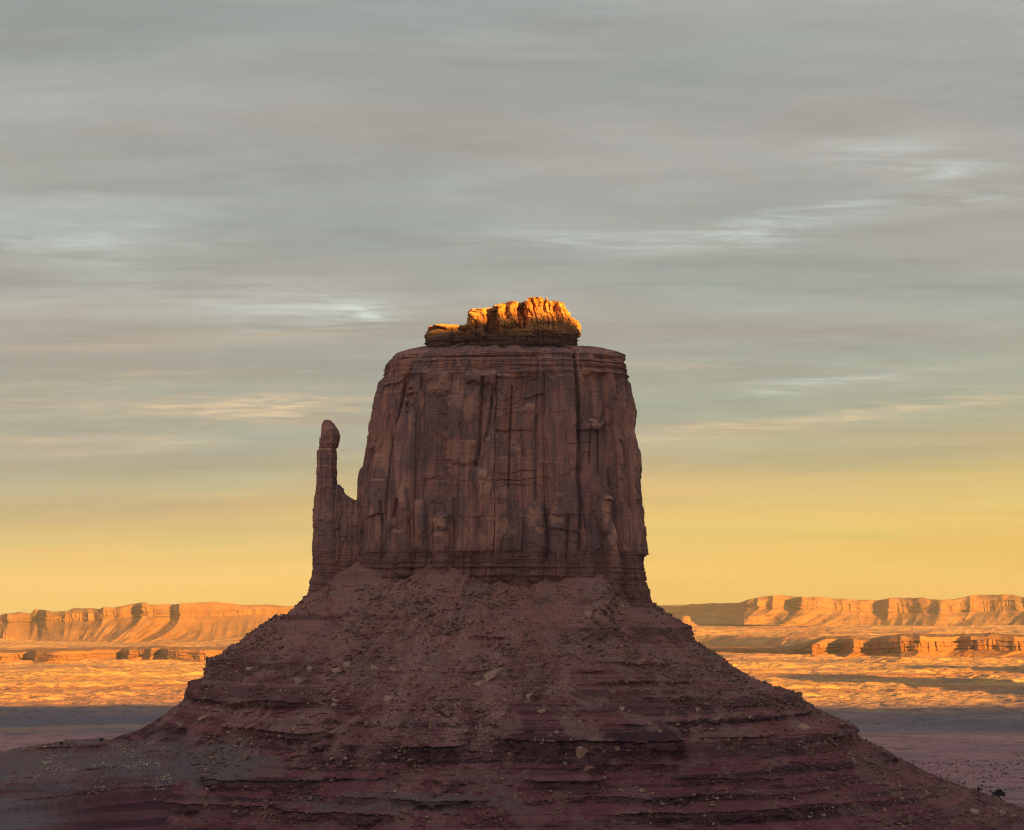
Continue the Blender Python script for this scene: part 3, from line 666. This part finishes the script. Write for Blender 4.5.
# talus: slices by height; profile tables from the outline left, right and down the front
TAL = {}
def build_talus():
    global TAL
    zs = np.arange(62, -232, -.62)
    n_th = 1500
    dens = np.linspace(0, 2*math.pi, 20001); wgt = np.where(np.sin(dens) < .12, 3.0, 1.0)
    cum = np.concatenate([[0], np.cumsum(wgt[:-1])]); th = np.interp(np.linspace(0, cum[-1], n_th, endpoint=False), cum, dens)
    x0 = -20.
    AL = [(62, 128), (36, 146), (15, 183), (-3, 202), (-4.5, 215), (-8, 216), (-20, 237), (-31, 249), (-33, 257), (-40, 264), (-44, 271), (-45, 279), (-63, 281), (-66.5, 287), (-67.5, 296), (-85, 300), (-100, 318), (-115, 343), (-125, 372), (-140, 405), (-170, 460), (-232, 560)]
    AR = [(62, 126), (36, 142), (12, 157), (-3, 176), (-13, 190), (-15, 196), (-28, 198), (-40, 218), (-56, 240), (-71, 267), (-77, 290), (-80, 299), (-85, 301), (-100, 323), (-111, 350), (-113, 357), (-123, 359), (-130, 375), (-148, 408), (-166, 447), (-188, 508), (-200, 540), (-232, 620)]
    BF = [(62, 62), (36, 92), (10, 130), (-40, 212), (-100, 310), (-150, 398), (-175, 452), (-200, 510), (-232, 600)]
    T, Z = np.meshgrid(th, zs); ct, st = np.cos(T), np.sin(T)
    al, ar, bf = tab(Z, AL[::-1]), tab(Z, AR[::-1]), tab(Z, BF[::-1])
    # a smoother version of the flanks where the outline's own ledges die away towards the front
    ker = 41; sm = lambda a: np.apply_along_axis(lambda v: np.convolve(np.pad(v, ker//2, 'edge'), np.ones(ker)/ker, 'valid'), 0, a[:, :1])
    edgeL = sstep(.45, .85, -ct); edgeR = sstep(.35, .80, ct)
    al = al*edgeL+sm(al)*(1-edgeL); ar = ar*edgeR+sm(ar)*(1-edgeR)
    A = np.where(ct < 0, al, ar); n = np.interp(Z, [-170, 40], [2.1, 2.7])
    RR = 1/((np.abs(ct)/A)**n+(np.abs(st)/bf)**n)**(1/n)
    s = T*250.
    # gullies and hummocks, running down the slope
    low = sstep(0, -110, Z)
    X = x0+RR*ct; Y = 2000+RR*st
    fade = sstep(72, 46, Z); quiet = 1-.75*np.maximum(edgeL, edgeR)
    D = (fbm(s/45, Z/130, oct=4, seed=80)*10*quiet+ridged(s/30, Z/110, oct=3, seed=81)*3.5*quiet)*fade*1.35*(1-.35*sstep(-120, -150, Z))
    strk = fbm(s/8+fbm(s/40, Z/40, oct=2, seed=171)*1.5, Z/95, oct=4, seed=170)
    D += strk*4.2*fade*quiet*(1-.5*sstep(-100, -140, Z))
    D += fbm(X/16, Y/16, Z/16, oct=4, seed=82)*5.0*fade*(.4+.6*quiet)
    D += fbm(X/4.5, Y/4.5, Z/4.5, oct=3, seed=83)*2.2
    g1, g2, r1, r2 = bricks(s+fbm(X/9, Z/9, oct=2, seed=85)*5, Z*1.6+fbm(X/7, Z/7, oct=2, seed=86)*5, 6.5, 6.5, 87); mb = sstep(-.05, .3, fbm(X/34, Z/34, oct=3, seed=88))
    D += ((r2-.5)*5.5+(r1-.5)*2)*mb*fade*(.4+.6*quiet)
    # fans of debris climbing the foot of the wall
    px, _ = 512+F*X/Y, 0
    front = sstep(.1, -.2, st)
    D += front*(24*np.exp(-((px-358-fbm(Z/14, px/20, oct=3, seed=151)*9)/20)**2)*sstep(-25, 10, Z)*(1-sstep(24, 52, Z))+22*np.exp(-((px-586-fbm(Z/14, px/20, oct=3, seed=152)*9)/21)**2)*sstep(-35, 5, Z)*(1-sstep(22, 50, Z))+14*np.exp(-((px-440)/22)**2)*sstep(-30, 10, Z)-8*np.exp(-((px-520)/34)**2)*sstep(-10, 20, Z)-12*np.exp(-((px-645)/22)**2)*sstep(-15, 10, Z))
    # ledges of harder beds: (height, depth of the shelf, where along the slope by picture column)
    LED = np.zeros_like(X)
    def ledge(z0, d, x_lo, x_hi, up=9., und=1.6, seed=0, thr=-.25, soft=25):
        zz = Z+fbm(s/60, Z*0, oct=3, seed=seed)*5.0+vnoise(s/6, Z*0, seed=seed+.5)*.5
        m = sstep(x_lo-soft, x_lo+soft, px)*(1-sstep(x_hi-soft, x_hi+soft, px))*sstep(thr, thr+.35, fbm(s/38, Z*0+seed, oct=3, seed=seed+1))*front*(1-.75*np.maximum(edgeL, edgeR))
        d_ = d*m*(1+.35*vnoise(s/5, Z*0, seed=seed+2)); h = np.maximum(d_/1.75, .3)
        above = d_*np.exp(-np.clip(zz-z0, 0, 200)/up); below = d_*np.clip(1-(z0-zz)/h, 0, 1)-und*m*np.exp(-np.clip(z0-zz, 0, 100)/2.2)
        D[...] = D+np.where(zz > z0, above, below)
        LED[...] = np.maximum(LED, m*sstep(-.3, .3, z0-zz)*(1-sstep(h*.7, h*1.1+.8, z0-zz))*np.clip(d/12, .4, 1))
    ledge(-108, 28, 395, 860, 11, 8.0, 100, -.6)
    ledge(-103, 16, 170, 330, 10, 6.0, 101, -.3)
    ledge(-93, 12, 600, 850, 8, 4, 102)
    ledge(-75, 14, 540, 800, 8, 4.5, 103)
    ledge(-62, 9, 600, 780, 6, 2, 104)
    ledge(-46, 10, 610, 780, 6, 2, 105)
    ledge(-80, 18, 195, 330, 8, 6, 110, -.4)
    ledge(-22, 5, 420, 560, 6, 2, 112, -.1)
    ledge(-52, 5, 430, 600, 6, 2, 113, -.05)
    ledge(-126, 10, 560, 950, 5, 2.4, 114, -.12)
    ledge(-138, 15, 180, 960, 7, 4.5, 115, -.12)
    ledge(-150, 10, 200, 900, 6, 3, 117, -.12)
    ledge(-159, 16, 150, 900, 7, 5, 118, -.28)
    ledge(-172, 10, 100, 1000, 5, 3, 120, -.12)
    # thin beds
    zb = Z+fbm(s/70, Z*0, oct=2, seed=130)*1.2
    beds = vnoise(zb/2.6, s/400, seed=131)+.5*vnoise(zb/1.1, s/200, seed=132)
    D += beds*(.35+.9*sstep(-.1, .4, fbm(s/60, Z/25, oct=3, seed=133))*(.25+.75*np.maximum(low, sstep(540, 640, px))))*fade
    X = X+ct*D; Y = Y+st*D
    P = np.stack([X, Y, Z+fbm(X/2.6, Y/2.6, Z/2.6, oct=2, seed=84)*.45], -1)
    me = grid_mesh('talus_slope', P, wrap=True)
    qx, qr = to_px(P); wx = qx+fbm(X/14, Z/14, oct=4, seed=140)*16; wr = qr+fbm(X/14, Z/14, oct=4, seed=141)*12
    deb = np.zeros_like(X)
    for pts, w, a_ in (([(372, 575), (345, 640), (318, 705), (295, 760)], 15, .8), ([(440, 580), (425, 640), (400, 700), (385, 740)], 17, .9), ([(462, 640), (445, 700), (455, 760), (440, 785)], 12, .8),
                       ([(590, 582), (596, 612), (575, 650), (555, 690)], 13, .8), ([(505, 640), (490, 680), (480, 715)], 9, .8), ([(590, 745), (580, 790)], 9, .7), ([(290, 640), (265, 690), (240, 730)], 12, .7), ([(690, 715), (705, 760)], 8, .6), ([(870, 760), (960, 800), (1010, 822)], 14, .6)):
        dd, _ = seg_dist(wx, wr, pts); deb = np.maximum(deb, a_*(1-sstep(w*.45, w, dd)))
    deb = np.maximum(deb, .75*sstep(.08, .34, strk)*sstep(-.2, .25, fbm(X/60, Z/60, oct=3, seed=172)))
    attr(me, 'debris', deb*front*(1-.55*sstep(-95, -135, Z)))
    sil = np.maximum(sstep(.35, .6, -ct)*((Z < -44)*(Z > -64)+(Z < -66)*(Z > -86)+(Z < -3)*(Z > -8)), sstep(.25, .5, ct)*((Z < -14)*(Z > -29)+(Z < -77)*(Z > -86)+(Z < -111)*(Z > -124)))
    attr(me, 'ledge', np.maximum(LED, .8*sil*sstep(-.3, .1, fbm(s/20, Z/6, oct=3, seed=160))))
    attr(me, 'clay', front*np.maximum(1-sstep(.6, 1.1, np.hypot((wx-195)/80, (wr-764)/26)), .75*(1-sstep(.5, 1.1, np.hypot((wx-400)/150, (wr-803)/9)))))
    part('talus_slope', me, M_TALUS)
    fr = (st < .15) & (zs[:, None] < 50)
    pxs, rws = to_px(P)
    TAL = dict(px=pxs[fr], row=rws[fr], P=P[fr])
build_talus()

# ------------------------------------------------------------------ the grey hillside in front on the left
HIL = {}
def build_hillside():
    global HIL
    xs = np.arange(-1000, 60, 1.5); ys = np.arange(1200, 1900, 1.5)
    X, Y = np.meshgrid(xs, ys)
    yc = np.interp(X, [-1000, -560, -450, -380, -320, -270, -200, 60], [1520, 1600, 1660, 1720, 1770, 1795, 1805, 1800])
    # crest height from the outline at that distance
    px = 512+F*X/yc
    zc = -(tab(px, [(-700, 772), (-200, 760), (0, 751), (30, 747), (75, 739), (95, 738), (130, 740), (160, 743), (190, 748), (215, 756), (240, 768), (270, 786), (330, 830), (480, 900)])-HOR)*yc/F
    d = yc-Y
    H = np.where(d > 0, zc-np.clip(d, 0, 30)*.10-np.clip(d-30, 0, 1e3)*.34, zc+d*.55)
    H += fbm(X/70, Y/70, oct=4, seed=90)*5*sstep(5, 60, np.abs(d))+ridged(X/26, Y/60, oct=3, seed=89)*2.2*sstep(0, 40, d)+fbm(X/9, Y/9, oct=3, seed=91)*1.6+fbm(X/3, Y/3, oct=2, seed=92)*.55
    # ledges
    DY = np.zeros_like(H)
    for z0, am, sd in ((-118, 2.5, 4), (-127, 5.5, 1), (-136, 4.5, 2), (-145, 8, 3), (-155, 6, 5)):
        zz = H+fbm(X/90, Y/300, oct=2, seed=93+sd)*3
        m = sstep(-.25, .15, fbm(X/80, Y/200, oct=3, seed=97+sd))*sstep(10, 40, d)
        H += am*m*(sstep(z0-.4, z0+.4, zz)-sstep(z0-.4, z0+16, zz))
        DY -= 4.5*m*np.exp(-((zz-z0-am*.9)/1.6)**2)-2.5*m*np.exp(-((zz-z0-am*.25)/1.0)**2)
    P = np.stack([X, Y+DY, H], -1)
    me = grid_mesh('hillside', P); qx, qr = to_px(P)
    attr(me, 'red', np.clip(sstep(770, 796, qr+fbm(X/30, Y/30, oct=4, seed=145)*26)*sstep(20, 110, qx), 0, 1))
    o = link('hillside', me, M_HILL); tag(o, 'low grey clay hillside dotted with pale brush in front of the butte', kind='structure')
    pxs, rws = to_px(P); k = (d > -2)
    HIL = dict(px=pxs[k], row=rws[k], P=P[k])
build_hillside()

# ------------------------------------------------------------------ far mesas
def mesa(name, Yt, TOP, BASE, x0, x1, label, mat, cliff=.5, tal=420, prom=260, lam=900, seed=0, gully=70, back=2500, step=.55, dome=.2, domel=60, group=None):
    px = np.arange(x0, x1, step); nc = len(px)
    ye0 = tab(px, Yt); X0 = (px-512)*ye0/F
    def edge(X):
        ph = X/(lam*.36)+fbm(X/lam*1.4, X*0+3, oct=2, seed=seed+20)*1.6; fl = np.floor(ph); fr = ph-fl
        ra = RND[PERM[(fl.astype(np.int64)+seed*13) & 4095]]*1.0+.1
        saw = np.where(fr < .82, fr/.82-.5, .5-(fr-.82)/.18)*ra            # each bluff steps back on its left side
        bil = 1-2*np.abs(vnoise(X/(lam*.33), X*0+5, seed=seed+1)); bil2 = np.abs(vnoise(X/(lam*.13), X*0+7, seed=seed+9))
        return fbm(X/lam, X*0, oct=2, seed=seed)*prom+bil*prom*.5+bil2*prom*.4+saw*prom*.6+fbm(X/60, X*0+5, oct=2, seed=seed+14)*18
    ye = ye0+edge(X0)
    cliff = cliff*(1+.8*fbm(X0/(lam*.5), X0*0+8, oct=3, seed=seed+31))
    ztop = (HOR-tab(px, TOP))*ye/F; zbas = (HOR-tab(px, BASE))*ye0/F
    ztop = ztop+fbm(X0/70, X0*0, oct=3, seed=seed+2)*7
    ztop0 = ztop; ztop = zbas+(ztop0-zbas)*(1-dome*(.7+.6*vnoise(X0/(lam*.4), X0*0+2, seed=seed+33)))
    rowsP = []
    nt, ncl = 34, 30
    for v in np.linspace(0, 1, nt):                                      # talus apron with gullies
        e = v**1.35
        sh = lam*.13*(1-v)*(.6+.9*vnoise(X0/(lam*.5), X0*0+6, seed=seed+36)); ev = (edge(X0+sh)*2+edge(X0+sh-40*(1-v))+edge(X0+sh+40*(1-v)))/4
        y = (ye0+ev*.55-tal)*(1-v)+(ye0+ev)*v
        g1 = ridged((X0+sh*1.3)/(lam*.12), X0*0+9+v*.35, oct=3, seed=seed+3)
        y = y-g1*gully*math.sin(math.pi*min(1, .2+v*.8))-fbm(X0/110+v*.8, X0*0+v*2.2, oct=4, seed=seed+4)*70*math.sin(math.pi*v)
        z = zbas-14+(ztop-zbas+14)*(1-cliff)*e
        rowsP.append(np.stack([(px-512)*y/F, y, z], -1))
    for v in np.linspace(0, 1, ncl)[1:]:                                 # cliff band
        vv = np.full(nc, v*1.0)
        g1, g2, r1, r2 = bricks(X0, vv, lam*.075, .8, seed+6); g3, _, r3, r4 = bricks(X0+vv*9, vv, lam*.028, .45, seed+16)
        y = ye0+edge(X0+26*fbm(X0/130, vv*2.2, oct=3, seed=seed+41)*(1-v**3))+v*26+(r1-.5)*18+(r2-.5)*16-(r3-.5)*16-(r4-.5)*8+9*np.exp(-(g1/4)**2)+fbm(X0/40, vv*5, oct=3, seed=seed+7)*8+7*vnoise(vv*7., X0/900, seed=seed+8)
        z = zbas-14+(ztop-zbas+14)*(1-cliff+cliff*v)
        rowsP.append(np.stack([(px-512)*y/F, y, z], -1))
    for v in np.linspace(0, 1, 14)[1:]:                                  # worn slopes above the cliff
        y = ye+24+v*domel*(1+.5*vnoise(X0/90, X0*0+v, seed=seed+34)); z = ztop+(ztop0-ztop)*v**.85+fbm(X0/45+v, X0*0+v*3, oct=3, seed=seed+35)*5*v
        rowsP.append(np.stack([(px-512)*y/F, y, z], -1))
    for dy, dz in ((300, 2), (600, 3), (back, -4), (back+200, -120), (back+500, -330)):
        y = ye+dy; rowsP.append(np.stack([(px-512)*y/F, y, ztop0+dz], -1))
    P = np.array(rowsP)
    for c in (0, -1):                                                    # close the two ends
        P[:, c, 2] = np.minimum(P[:, c, 2], -330)
    o = link(name, grid_mesh(name, P), mat); tag(o, label, 'mesa', group); return o
mesa('distant_mesa', FAR_L, [(-480, 622), (-60, 618), (0, 616), (3, 614), (12, 614), (20, 612.5), (30, 614), (35, 609), (42, 610), (52, 612), (68, 611), (73, 608.5), (100, 609), (104, 606.5), (114, 607.5), (131, 604.5), (145, 602), (150, 604.5), (175, 605), (190, 602.5), (215, 602), (232, 604), (250, 605), (300, 606), (340, 608), (420, 611), (520, 616)],
     [(-480, 645), (0, 640), (120, 640), (220, 638), (300, 636), (520, 632)], -480, 520,
     'long distant mesa with gullied sunlit slopes on the left horizon', M_MESA, .22, 300, 520, 1000, 11, 95, group='mesas along the horizon')
mesa('low_mesa', LOW_L, [(-480, 652), (0, 653), (40, 652), (80, 651), (120, 650), (160, 649), (200, 650), (260, 650), (340, 651), (520, 652)],
     [(-480, 662), (0, 662), (100, 664), (160, 664), (220, 661), (520, 655)], -480, 520,
     'low orange mesa with patchy shadow on the plain below the long left mesa', M_MESA2, .4, 120, 260, 900, 23, 40, 900, domel=26, dome=.30, group='mesas along the horizon')
mesa('distant_mesa', FAR_R, [(560, 606), (655, 606), (690, 604.5), (740, 602.5), (746, 600), (765, 596), (780, 595), (795, 597), (815, 596.5), (835, 598.5), (860, 600), (880, 600), (890, 598), (920, 597.5), (940, 600), (955, 599), (975, 594.5), (1005, 594), (1024, 597), (1080, 599), (1200, 596), (1500, 604)],
     [(560, 622), (655, 621), (740, 622), (800, 624), (880, 625), (1024, 626), (1500, 630)], 560, 1490,
     'long distant mesa with a bluff sunlit nose on the right horizon', M_MESA, .34, 280, 420, 1300, 35, 80, group='mesas along the horizon')
mesa('low_mesa', NEAR_R, [(560, 640), (640, 646), (720, 648), (770, 649), (790, 649), (803, 646.5), (814, 643), (826, 640), (850, 639), (870, 641), (890, 637.5), (910, 636), (950, 637), (985, 636), (1024, 637), (1200, 638), (1500, 640)],
     [(560, 654), (720, 659), (800, 660), (900, 659), (1024, 660), (1500, 664)], 560, 1490,
     'low sheer walled orange mesa standing in front of the right far mesa', M_MESA2, .46, 130, 210, 900, 47, 25, 1500, domel=26, dome=.30, group='mesas along the horizon')
def nub():
    x, y, z = at(686, 622, 13000)
    zs = np.linspace(-25, 40, 26); th = np.linspace(0, 2*math.pi, 60, endpoint=False); T, Z = np.meshgrid(th, zs)
    r = np.interp(Z, [-25, 2, 6, 34, 40], [62, 34, 24, 20, 10])*(1+.25*fbm(np.cos(T)*2, np.sin(T)*2, Z/20, oct=3, seed=5))
    P = np.stack([x+r*np.cos(T)*1.2, y+r*np.sin(T), z+Z], -1)
    P = np.concatenate([P, np.repeat(P[-1:].mean(1, keepdims=True), 60, 1)], 0)
    tag(link('rock_knob', grid_mesh('rock_knob', P, wrap=True), M_MESA), 'tiny sunlit rock knob before the shaded end of the right far mesa', 'rock')
nub()

# ------------------------------------------------------------------ boulders, brush
random.seed(5); rs = np.random.RandomState(11)
def rock_mesh(i):
    bm = bmesh.new(); r = np.random.RandomState(100+i)
    for _ in range(12):
        p = r.normal(size=3); p /= np.linalg.norm(p); p = np.sign(p)*np.abs(p)**.7; p *= .62+.38*r.rand()
        bm.verts.new(p*.5)
    res = bmesh.ops.convex_hull(bm, input=bm.verts); bmesh.ops.delete(bm, geom=list({*res['geom_interior'], *res['geom_unused']} & set(bm.verts)), context='VERTS')
    bmesh.ops.bevel(bm, geom=list(bm.edges), offset=.014, segments=1, affect='EDGES', profile=.5)
    me = bpy.data.meshes.new('boulder'); bm.to_mesh(me); bm.free(); return me
ROCKS = [rock_mesh(i) for i in range(10)]
VAR = {}
def rock_var(i, mat):
    k = (i, mat.name)
    if k not in VAR: m = ROCKS[i].copy(); m.materials.append(mat); VAR[k] = m
    return VAR[k]
def on(surf, px, row):
    d = (surf['px']-px)**2+(surf['row']-row)**2
    c = np.where(d < max(d.min()*1.0+1e-9, 1.2))[0]
    j = c[np.argmin(surf['P'][c, 1])]; return surf['P'][j]
def boulder(px, row, w, h, mat, label, group=None, tilt=None, i=None, depth=None, surf=None):
    p = on(surf or TAL, px, row+h*.35); s = p[1]/F
    o = bpy.data.objects.new('boulder', rock_var(rs.randint(10) if i is None else i, mat)); COL.objects.link(o)
    W_, H_ = w*s*1.15, h*s*1.25
    o.scale = (W_, (depth or (.75+.3*rs.rand()))*W_, H_)
    o.rotation_euler = (rs.uniform(-.25, .25), tilt if tilt is not None else rs.uniform(-.35, .35), rs.uniform(-.5, .5))
    o.location = (p[0], p[1]+.1*W_, p[2]+H_*.14)
    tag(o, label, 'boulder', group); return o
BIG = [
 (491, 675, 17, 8, M_B_PALE, 'largest pale slab leaning up to the right in the middle of the slope', -.55),
 (479, 682, 9, 5, M_B_PALE, 'pale block just below the largest leaning slab', -.3),
 (376, 666, 10, 6, M_B_PALE, 'pale flat topped block alone on the left of the slope', .1),
 (399, 638, 9, 9, M_B_BROWN, 'rounded brown boulder above the pale flat topped block', .0),
 (364, 605, 10, 6, M_B_BROWN, 'brown slab below the debris fan beside the thumb', -.4),
 (376, 596, 11, 6, M_B_BROWN, 'long brown slab at the head of the left debris fan', -.6),
 (585, 598, 15, 9, M_B_BROWN, 'big dark brown boulder below the right debris fan at the cliff foot', .2),
 (590, 613, 11, 7, M_B_PALE, 'pale boulder just below the big dark boulder at the cliff foot', -.2),
 (582, 619, 7, 5, M_B_BROWN, 'small brown boulder left of the pale one below the cliff foot', .1),
 (642, 660, 7, 5, M_B_PALE, 'small pale block on the bare right slope under the upper cliff band', .2),
 (713, 717, 15, 8, M_B_BROWN, 'broad grey brown boulder on the right slope below the thin ledges', .45),
 (582, 752, 14, 15, M_B_PALE, 'upright pale block standing below the long dark ledge', .05),
 (589, 767, 8, 6, M_B_PALE, 'pale rock lying at the foot of the upright pale block', .3),
 (385, 725, 10, 7, M_B_BROWN, 'brown block on the left slope above the red beds', .2),
 (325, 720, 16, 8, M_B_BROWN, 'long grey slab tilted on the left slope', -.5),
 (182, 723, 12, 6, M_B_BROWN, 'flat brown boulder on the left foot of the slope', .1),
 (204, 717, 14, 4, M_B_PALE, 'pale flat slab right of the flat brown boulder at the left foot', -.1),
 (249, 668, 7, 5, M_B_PALE, 'pale block beside the left cliff ledge', .2),
 (806, 727, 10, 7, M_B_PALE, 'pale boulder on the right skyline slope above the lower ledge', .4),
 (803, 703, 8, 6, M_B_BROWN, 'brown boulder perched below the right shoulder of the slope', .3),
 (975, 810, 10, 6, M_B_PALE, 'pale boulder near the bottom right corner', .1),
 (1003, 812, 9, 7, M_B_PALE, 'rightmost pale boulder near the bottom right corner', .3),
 (450, 603, 9, 6, M_B_BROWN, 'brown block high on the slope below the middle of the cliff', -.2),
 (226, 652, 4, 6, M_B_DARK, 'small dark upright rock on the left cliff ledge', .0),
 (438, 705, 9, 7, M_B_BROWN, 'brown block in the rubble gully left of centre', .0),
]
for (px, row, w, h, mat, lab, tl) in BIG: boulder(px, row, w*1.2, h*1.25, mat, lab, 'boulders on the slope', tl)
def scatter(n, xr, yr, smin, smax, label, mats, pw=2.2):
    for _ in range(n):
        px = rs.uniform(*xr); row = rs.uniform(*yr)
        lo = tab(px, [(150, 728), (195, 700), (215, 675), (255, 634), (310, 600), (330, 580), (640, 600), (690, 645), (790, 700), (850, 738), (1000, 804)])
        if row < lo+4: row = lo+4+rs.uniform(0, 40)
        s = smin+(smax*1.3-smin)*rs.rand()**pw
        boulder(px, min(row, 826), s*(1+.5*rs.rand()), s, mats[rs.randint(len(mats))], label, 'rubble blocks on the slope')
BR = [M_B_BROWN, M_B_BROWN, M_B_DARK, M_B_PALE]
scatter(60, (330, 470), (600, 740), 2.2, 6, 'small block in the rubble of the left debris fan', BR)
scatter(50, (440, 560), (660, 760), 2.2, 6, 'small block in the rubble gully at the centre of the slope', BR)
scatter(26, (565, 620), (600, 650), 2.2, 6, 'small block in the debris below the right fan', BR)
scatter(44, (240, 360), (640, 760), 2.2, 6, 'small block on the left flank of the slope', BR)
scatter(36, (600, 860), (680, 790), 2.0, 5, 'small block on the right flank of the slope', BR)
scatter(34, (860, 1015), (770, 826), 2.2, 6, 'small block among the rocks at the lower right foot of the slope', BR)
def many(name, surf, n, xr, yr, smin, smax, mat, label, clump=None, base=None, seed=1):
    """uncountable small stones or brush as one mesh"""
    r = np.random.RandomState(seed)
    k = (surf['px'] > xr[0]) & (surf['px'] < xr[1]) & (surf['row'] > yr[0]) & (surf['row'] < yr[1])
    P = surf['P'][k]
    if clump is not None:
        w = np.clip(fbm(P[:, 0]/clump, P[:, 1]/clump, P[:, 2]/clump, oct=3, seed=seed)+.15, 0.01, 1)**1.5; w /= w.sum()
    else: w = None
    idx = r.choice(len(P), n, p=w); Q = P[idx]
    tv = []; tf = []; off = 0
    for i in range(6):
        me = base[i]; v = np.empty(len(me.vertices)*3, np.float32); me.vertices.foreach_get('co', v); tv.append(v.reshape(-1, 3)); tf.append([tuple(p.vertices) for p in me.polygons])
    V = []; Fc = []
    for q in Q:
        i = r.randint(6); s = smin+(smax-smin)*r.rand()**3; a = r.uniform(0, 6.28); c, sn = math.cos(a), math.sin(a)
        v = tv[i]*np.array([s*(1+.6*r.rand()), s*(.8+.4*r.rand()), s*(.6+.4*r.rand())]); v = np.stack([v[:, 0]*c-v[:, 1]*sn, v[:, 0]*sn+v[:, 1]*c, v[:, 2]], -1)+q+np.array([0, 0, s*.2])
        V.append(v); Fc += [tuple(j+off for j in f) for f in tf[i]]; off += len(v)
    me = bpy.data.meshes.new(name); me.from_pydata(np.concatenate(V).tolist(), [], Fc)
    o = link(name, me, mat); tag(o, label, kind='stuff'); return o
def hull_base(n, seed):
    out = []
    for i in range(6):
        bm = bmesh.new(); r = np.random.RandomState(seed+i)
        for _ in range(n):
            p = r.normal(size=3); p /= np.linalg.norm(p); bm.verts.new(p*.5*(.7+.3*r.rand()))
        res = bmesh.ops.convex_hull(bm, input=bm.verts); bmesh.ops.delete(bm, geom=list({*res['geom_interior'], *res['geom_unused']} & set(bm.verts)), context='VERTS')
        me = bpy.data.meshes.new('stone'); bm.to_mesh(me); bm.free(); out.append(me)
    return out
HB = hull_base(9, 50)
many('rubble', TAL, 9000, (200, 1020), (585, 826), .8, 6.0, M_B_BROWN, 'brown rubble strewn over the slope', 40, HB, 1)
many('rubble', TAL, 2500, (200, 1020), (585, 826), .8, 4.6, M_B_PALE, 'pale rubble strewn over the slope', 30, HB, 2)
many('rubble', TAL, 2600, (200, 1020), (600, 826), .8, 3.6, M_B_DARK, 'dark red rubble strewn over the slope', 40, HB, 3)
many('brush', HIL, 700, (0, 260), (742, 800), 1.1, 2.9, M_PALE_BUSH, 'pale dry brush dotted over the grey hillside', 22, HB, 4)
many('brush', HIL, 900, (0, 260), (740, 826), .8, 2.2, M_B_DARK, 'dark low brush dotted over the grey hillside', 60, HB, 5)

r_ = np.random.RandomState(77); n_ = 60000
yy_ = 1/r_.uniform(1/4800., 1/2300., n_); xx_ = r_.uniform(-.30, .30, n_)*yy_
GR = dict(P=np.stack([xx_, yy_, ground_h(xx_, yy_)], -1)); GR['px'], GR['row'] = to_px(GR['P'])
many('scrub', GR, 9000, (-80, 1110), (600, 830), 1.8, 4.6, M_B_DARK, 'dark scrub bushes dotted over the shaded valley floor', 300, HB, 6)
many('scrub', GR, 2500, (-80, 1110), (600, 830), 1.0, 2.8, M_PALE_BUSH, 'pale grass clumps dotted over the shaded valley floor', 200, HB, 7)
def juniper(px, row, hpx, label, surf, seed):
    p = on(surf, px, row); s = p[1]/F; h = hpx*s; r = np.random.RandomState(seed)
    root = bpy.data.objects.new('juniper', None); COL.objects.link(root); root.location = p; tag(root, label, 'tree', 'dark junipers by the butte')
    bm = bmesh.new()
    for (dx, dy, hh, rr) in ((0, 0, .6, .06), (.18, .05, .5, .035), (-.2, -.04, .5, .035)):
        segs = []
        for z, k in ((-.08, 1.2), (hh*.5, .8), (hh, .3)):
            t = max(z, 0)/hh
            segs.append([bm.verts.new((dx*h*t+rr*h*k*math.cos(a), dy*h*t+rr*h*k*math.sin(a), z*h)) for a in np.linspace(0, 2*math.pi, 7)[:-1]])
        for A_, B_ in zip(segs[:-1], segs[1:]):
            for i in range(6): bm.faces.new((A_[i], A_[(i+1) % 6], B_[(i+1) % 6], B_[i]))
    me = bpy.data.meshes.new('trunk'); bm.to_mesh(me); bm.free(); link('trunk', me, M_WOOD, root)
    V = []; Fc = []
    cl = [(r.normal(0, .22), r.normal(0, .22), .55+r.normal(0, .17), .2+.1*r.rand()) for _ in range(9)]
    for _ in range(700):
        c = cl[r.randint(9)]; d = r.normal(size=3); d /= np.linalg.norm(d); q = (np.array(c[:3])+d*c[3]*r.rand()**.4)*h
        if q[2] < .1*h: continue
        a = r.normal(size=3); a /= np.linalg.norm(a); b = np.cross(a, r.normal(size=3)); b /= np.linalg.norm(b); e = .055*h
        n = len(V); V += [tuple(q-a*e), tuple(q+b*e), tuple(q+a*e), tuple(q-b*e)]; Fc.append((n, n+1, n+2, n+3))
    me = bpy.data.meshes.new('crown'); me.from_pydata(V, [], Fc); link('crown', me, M_BUSH, root)
juniper(1003, 788, 10, 'largest dark juniper standing on the lower right foot of the slope', TAL, 1)
juniper(981, 783, 4.5, 'small dark juniper left of the largest one on the right foot', TAL, 2)
juniper(101, 740, 3.6, 'low dark juniper on the crest of the grey hillside', HIL, 3)
juniper(62, 745, 3, 'smaller low juniper on the hillside crest left of the other', HIL, 4)

# ------------------------------------------------------------------ the air
def build_haze():
    m = bpy.data.materials.new('haze_air'); m.use_nodes = True; nt = m.node_tree
    nt.nodes.remove(nt.nodes['Principled BSDF'])
    v = nt.nodes.new('ShaderNodeVolumePrincipled'); v.inputs['Density'].default_value = 1.8e-5
    v.inputs['Color'].default_value = (.80, .82, .84, 1); v.inputs['Anisotropy'].default_value = 0.0
    nt.links.new(v.outputs[0], nt.nodes['Material Output'].inputs['Volume'])
    bm = bmesh.new(); bmesh.ops.create_cube(bm, size=1.0)
    me = bpy.data.meshes.new('haze'); bm.to_mesh(me); bm.free()
    o = link('haze', me, m); z0, z1 = -345., 575.
    o.scale = (62000, 62000, z1-z0); o.location = (0, 0, (z0+z1)/2); tag(o, 'thin warm haze in the evening air', kind='stuff')
build_haze()
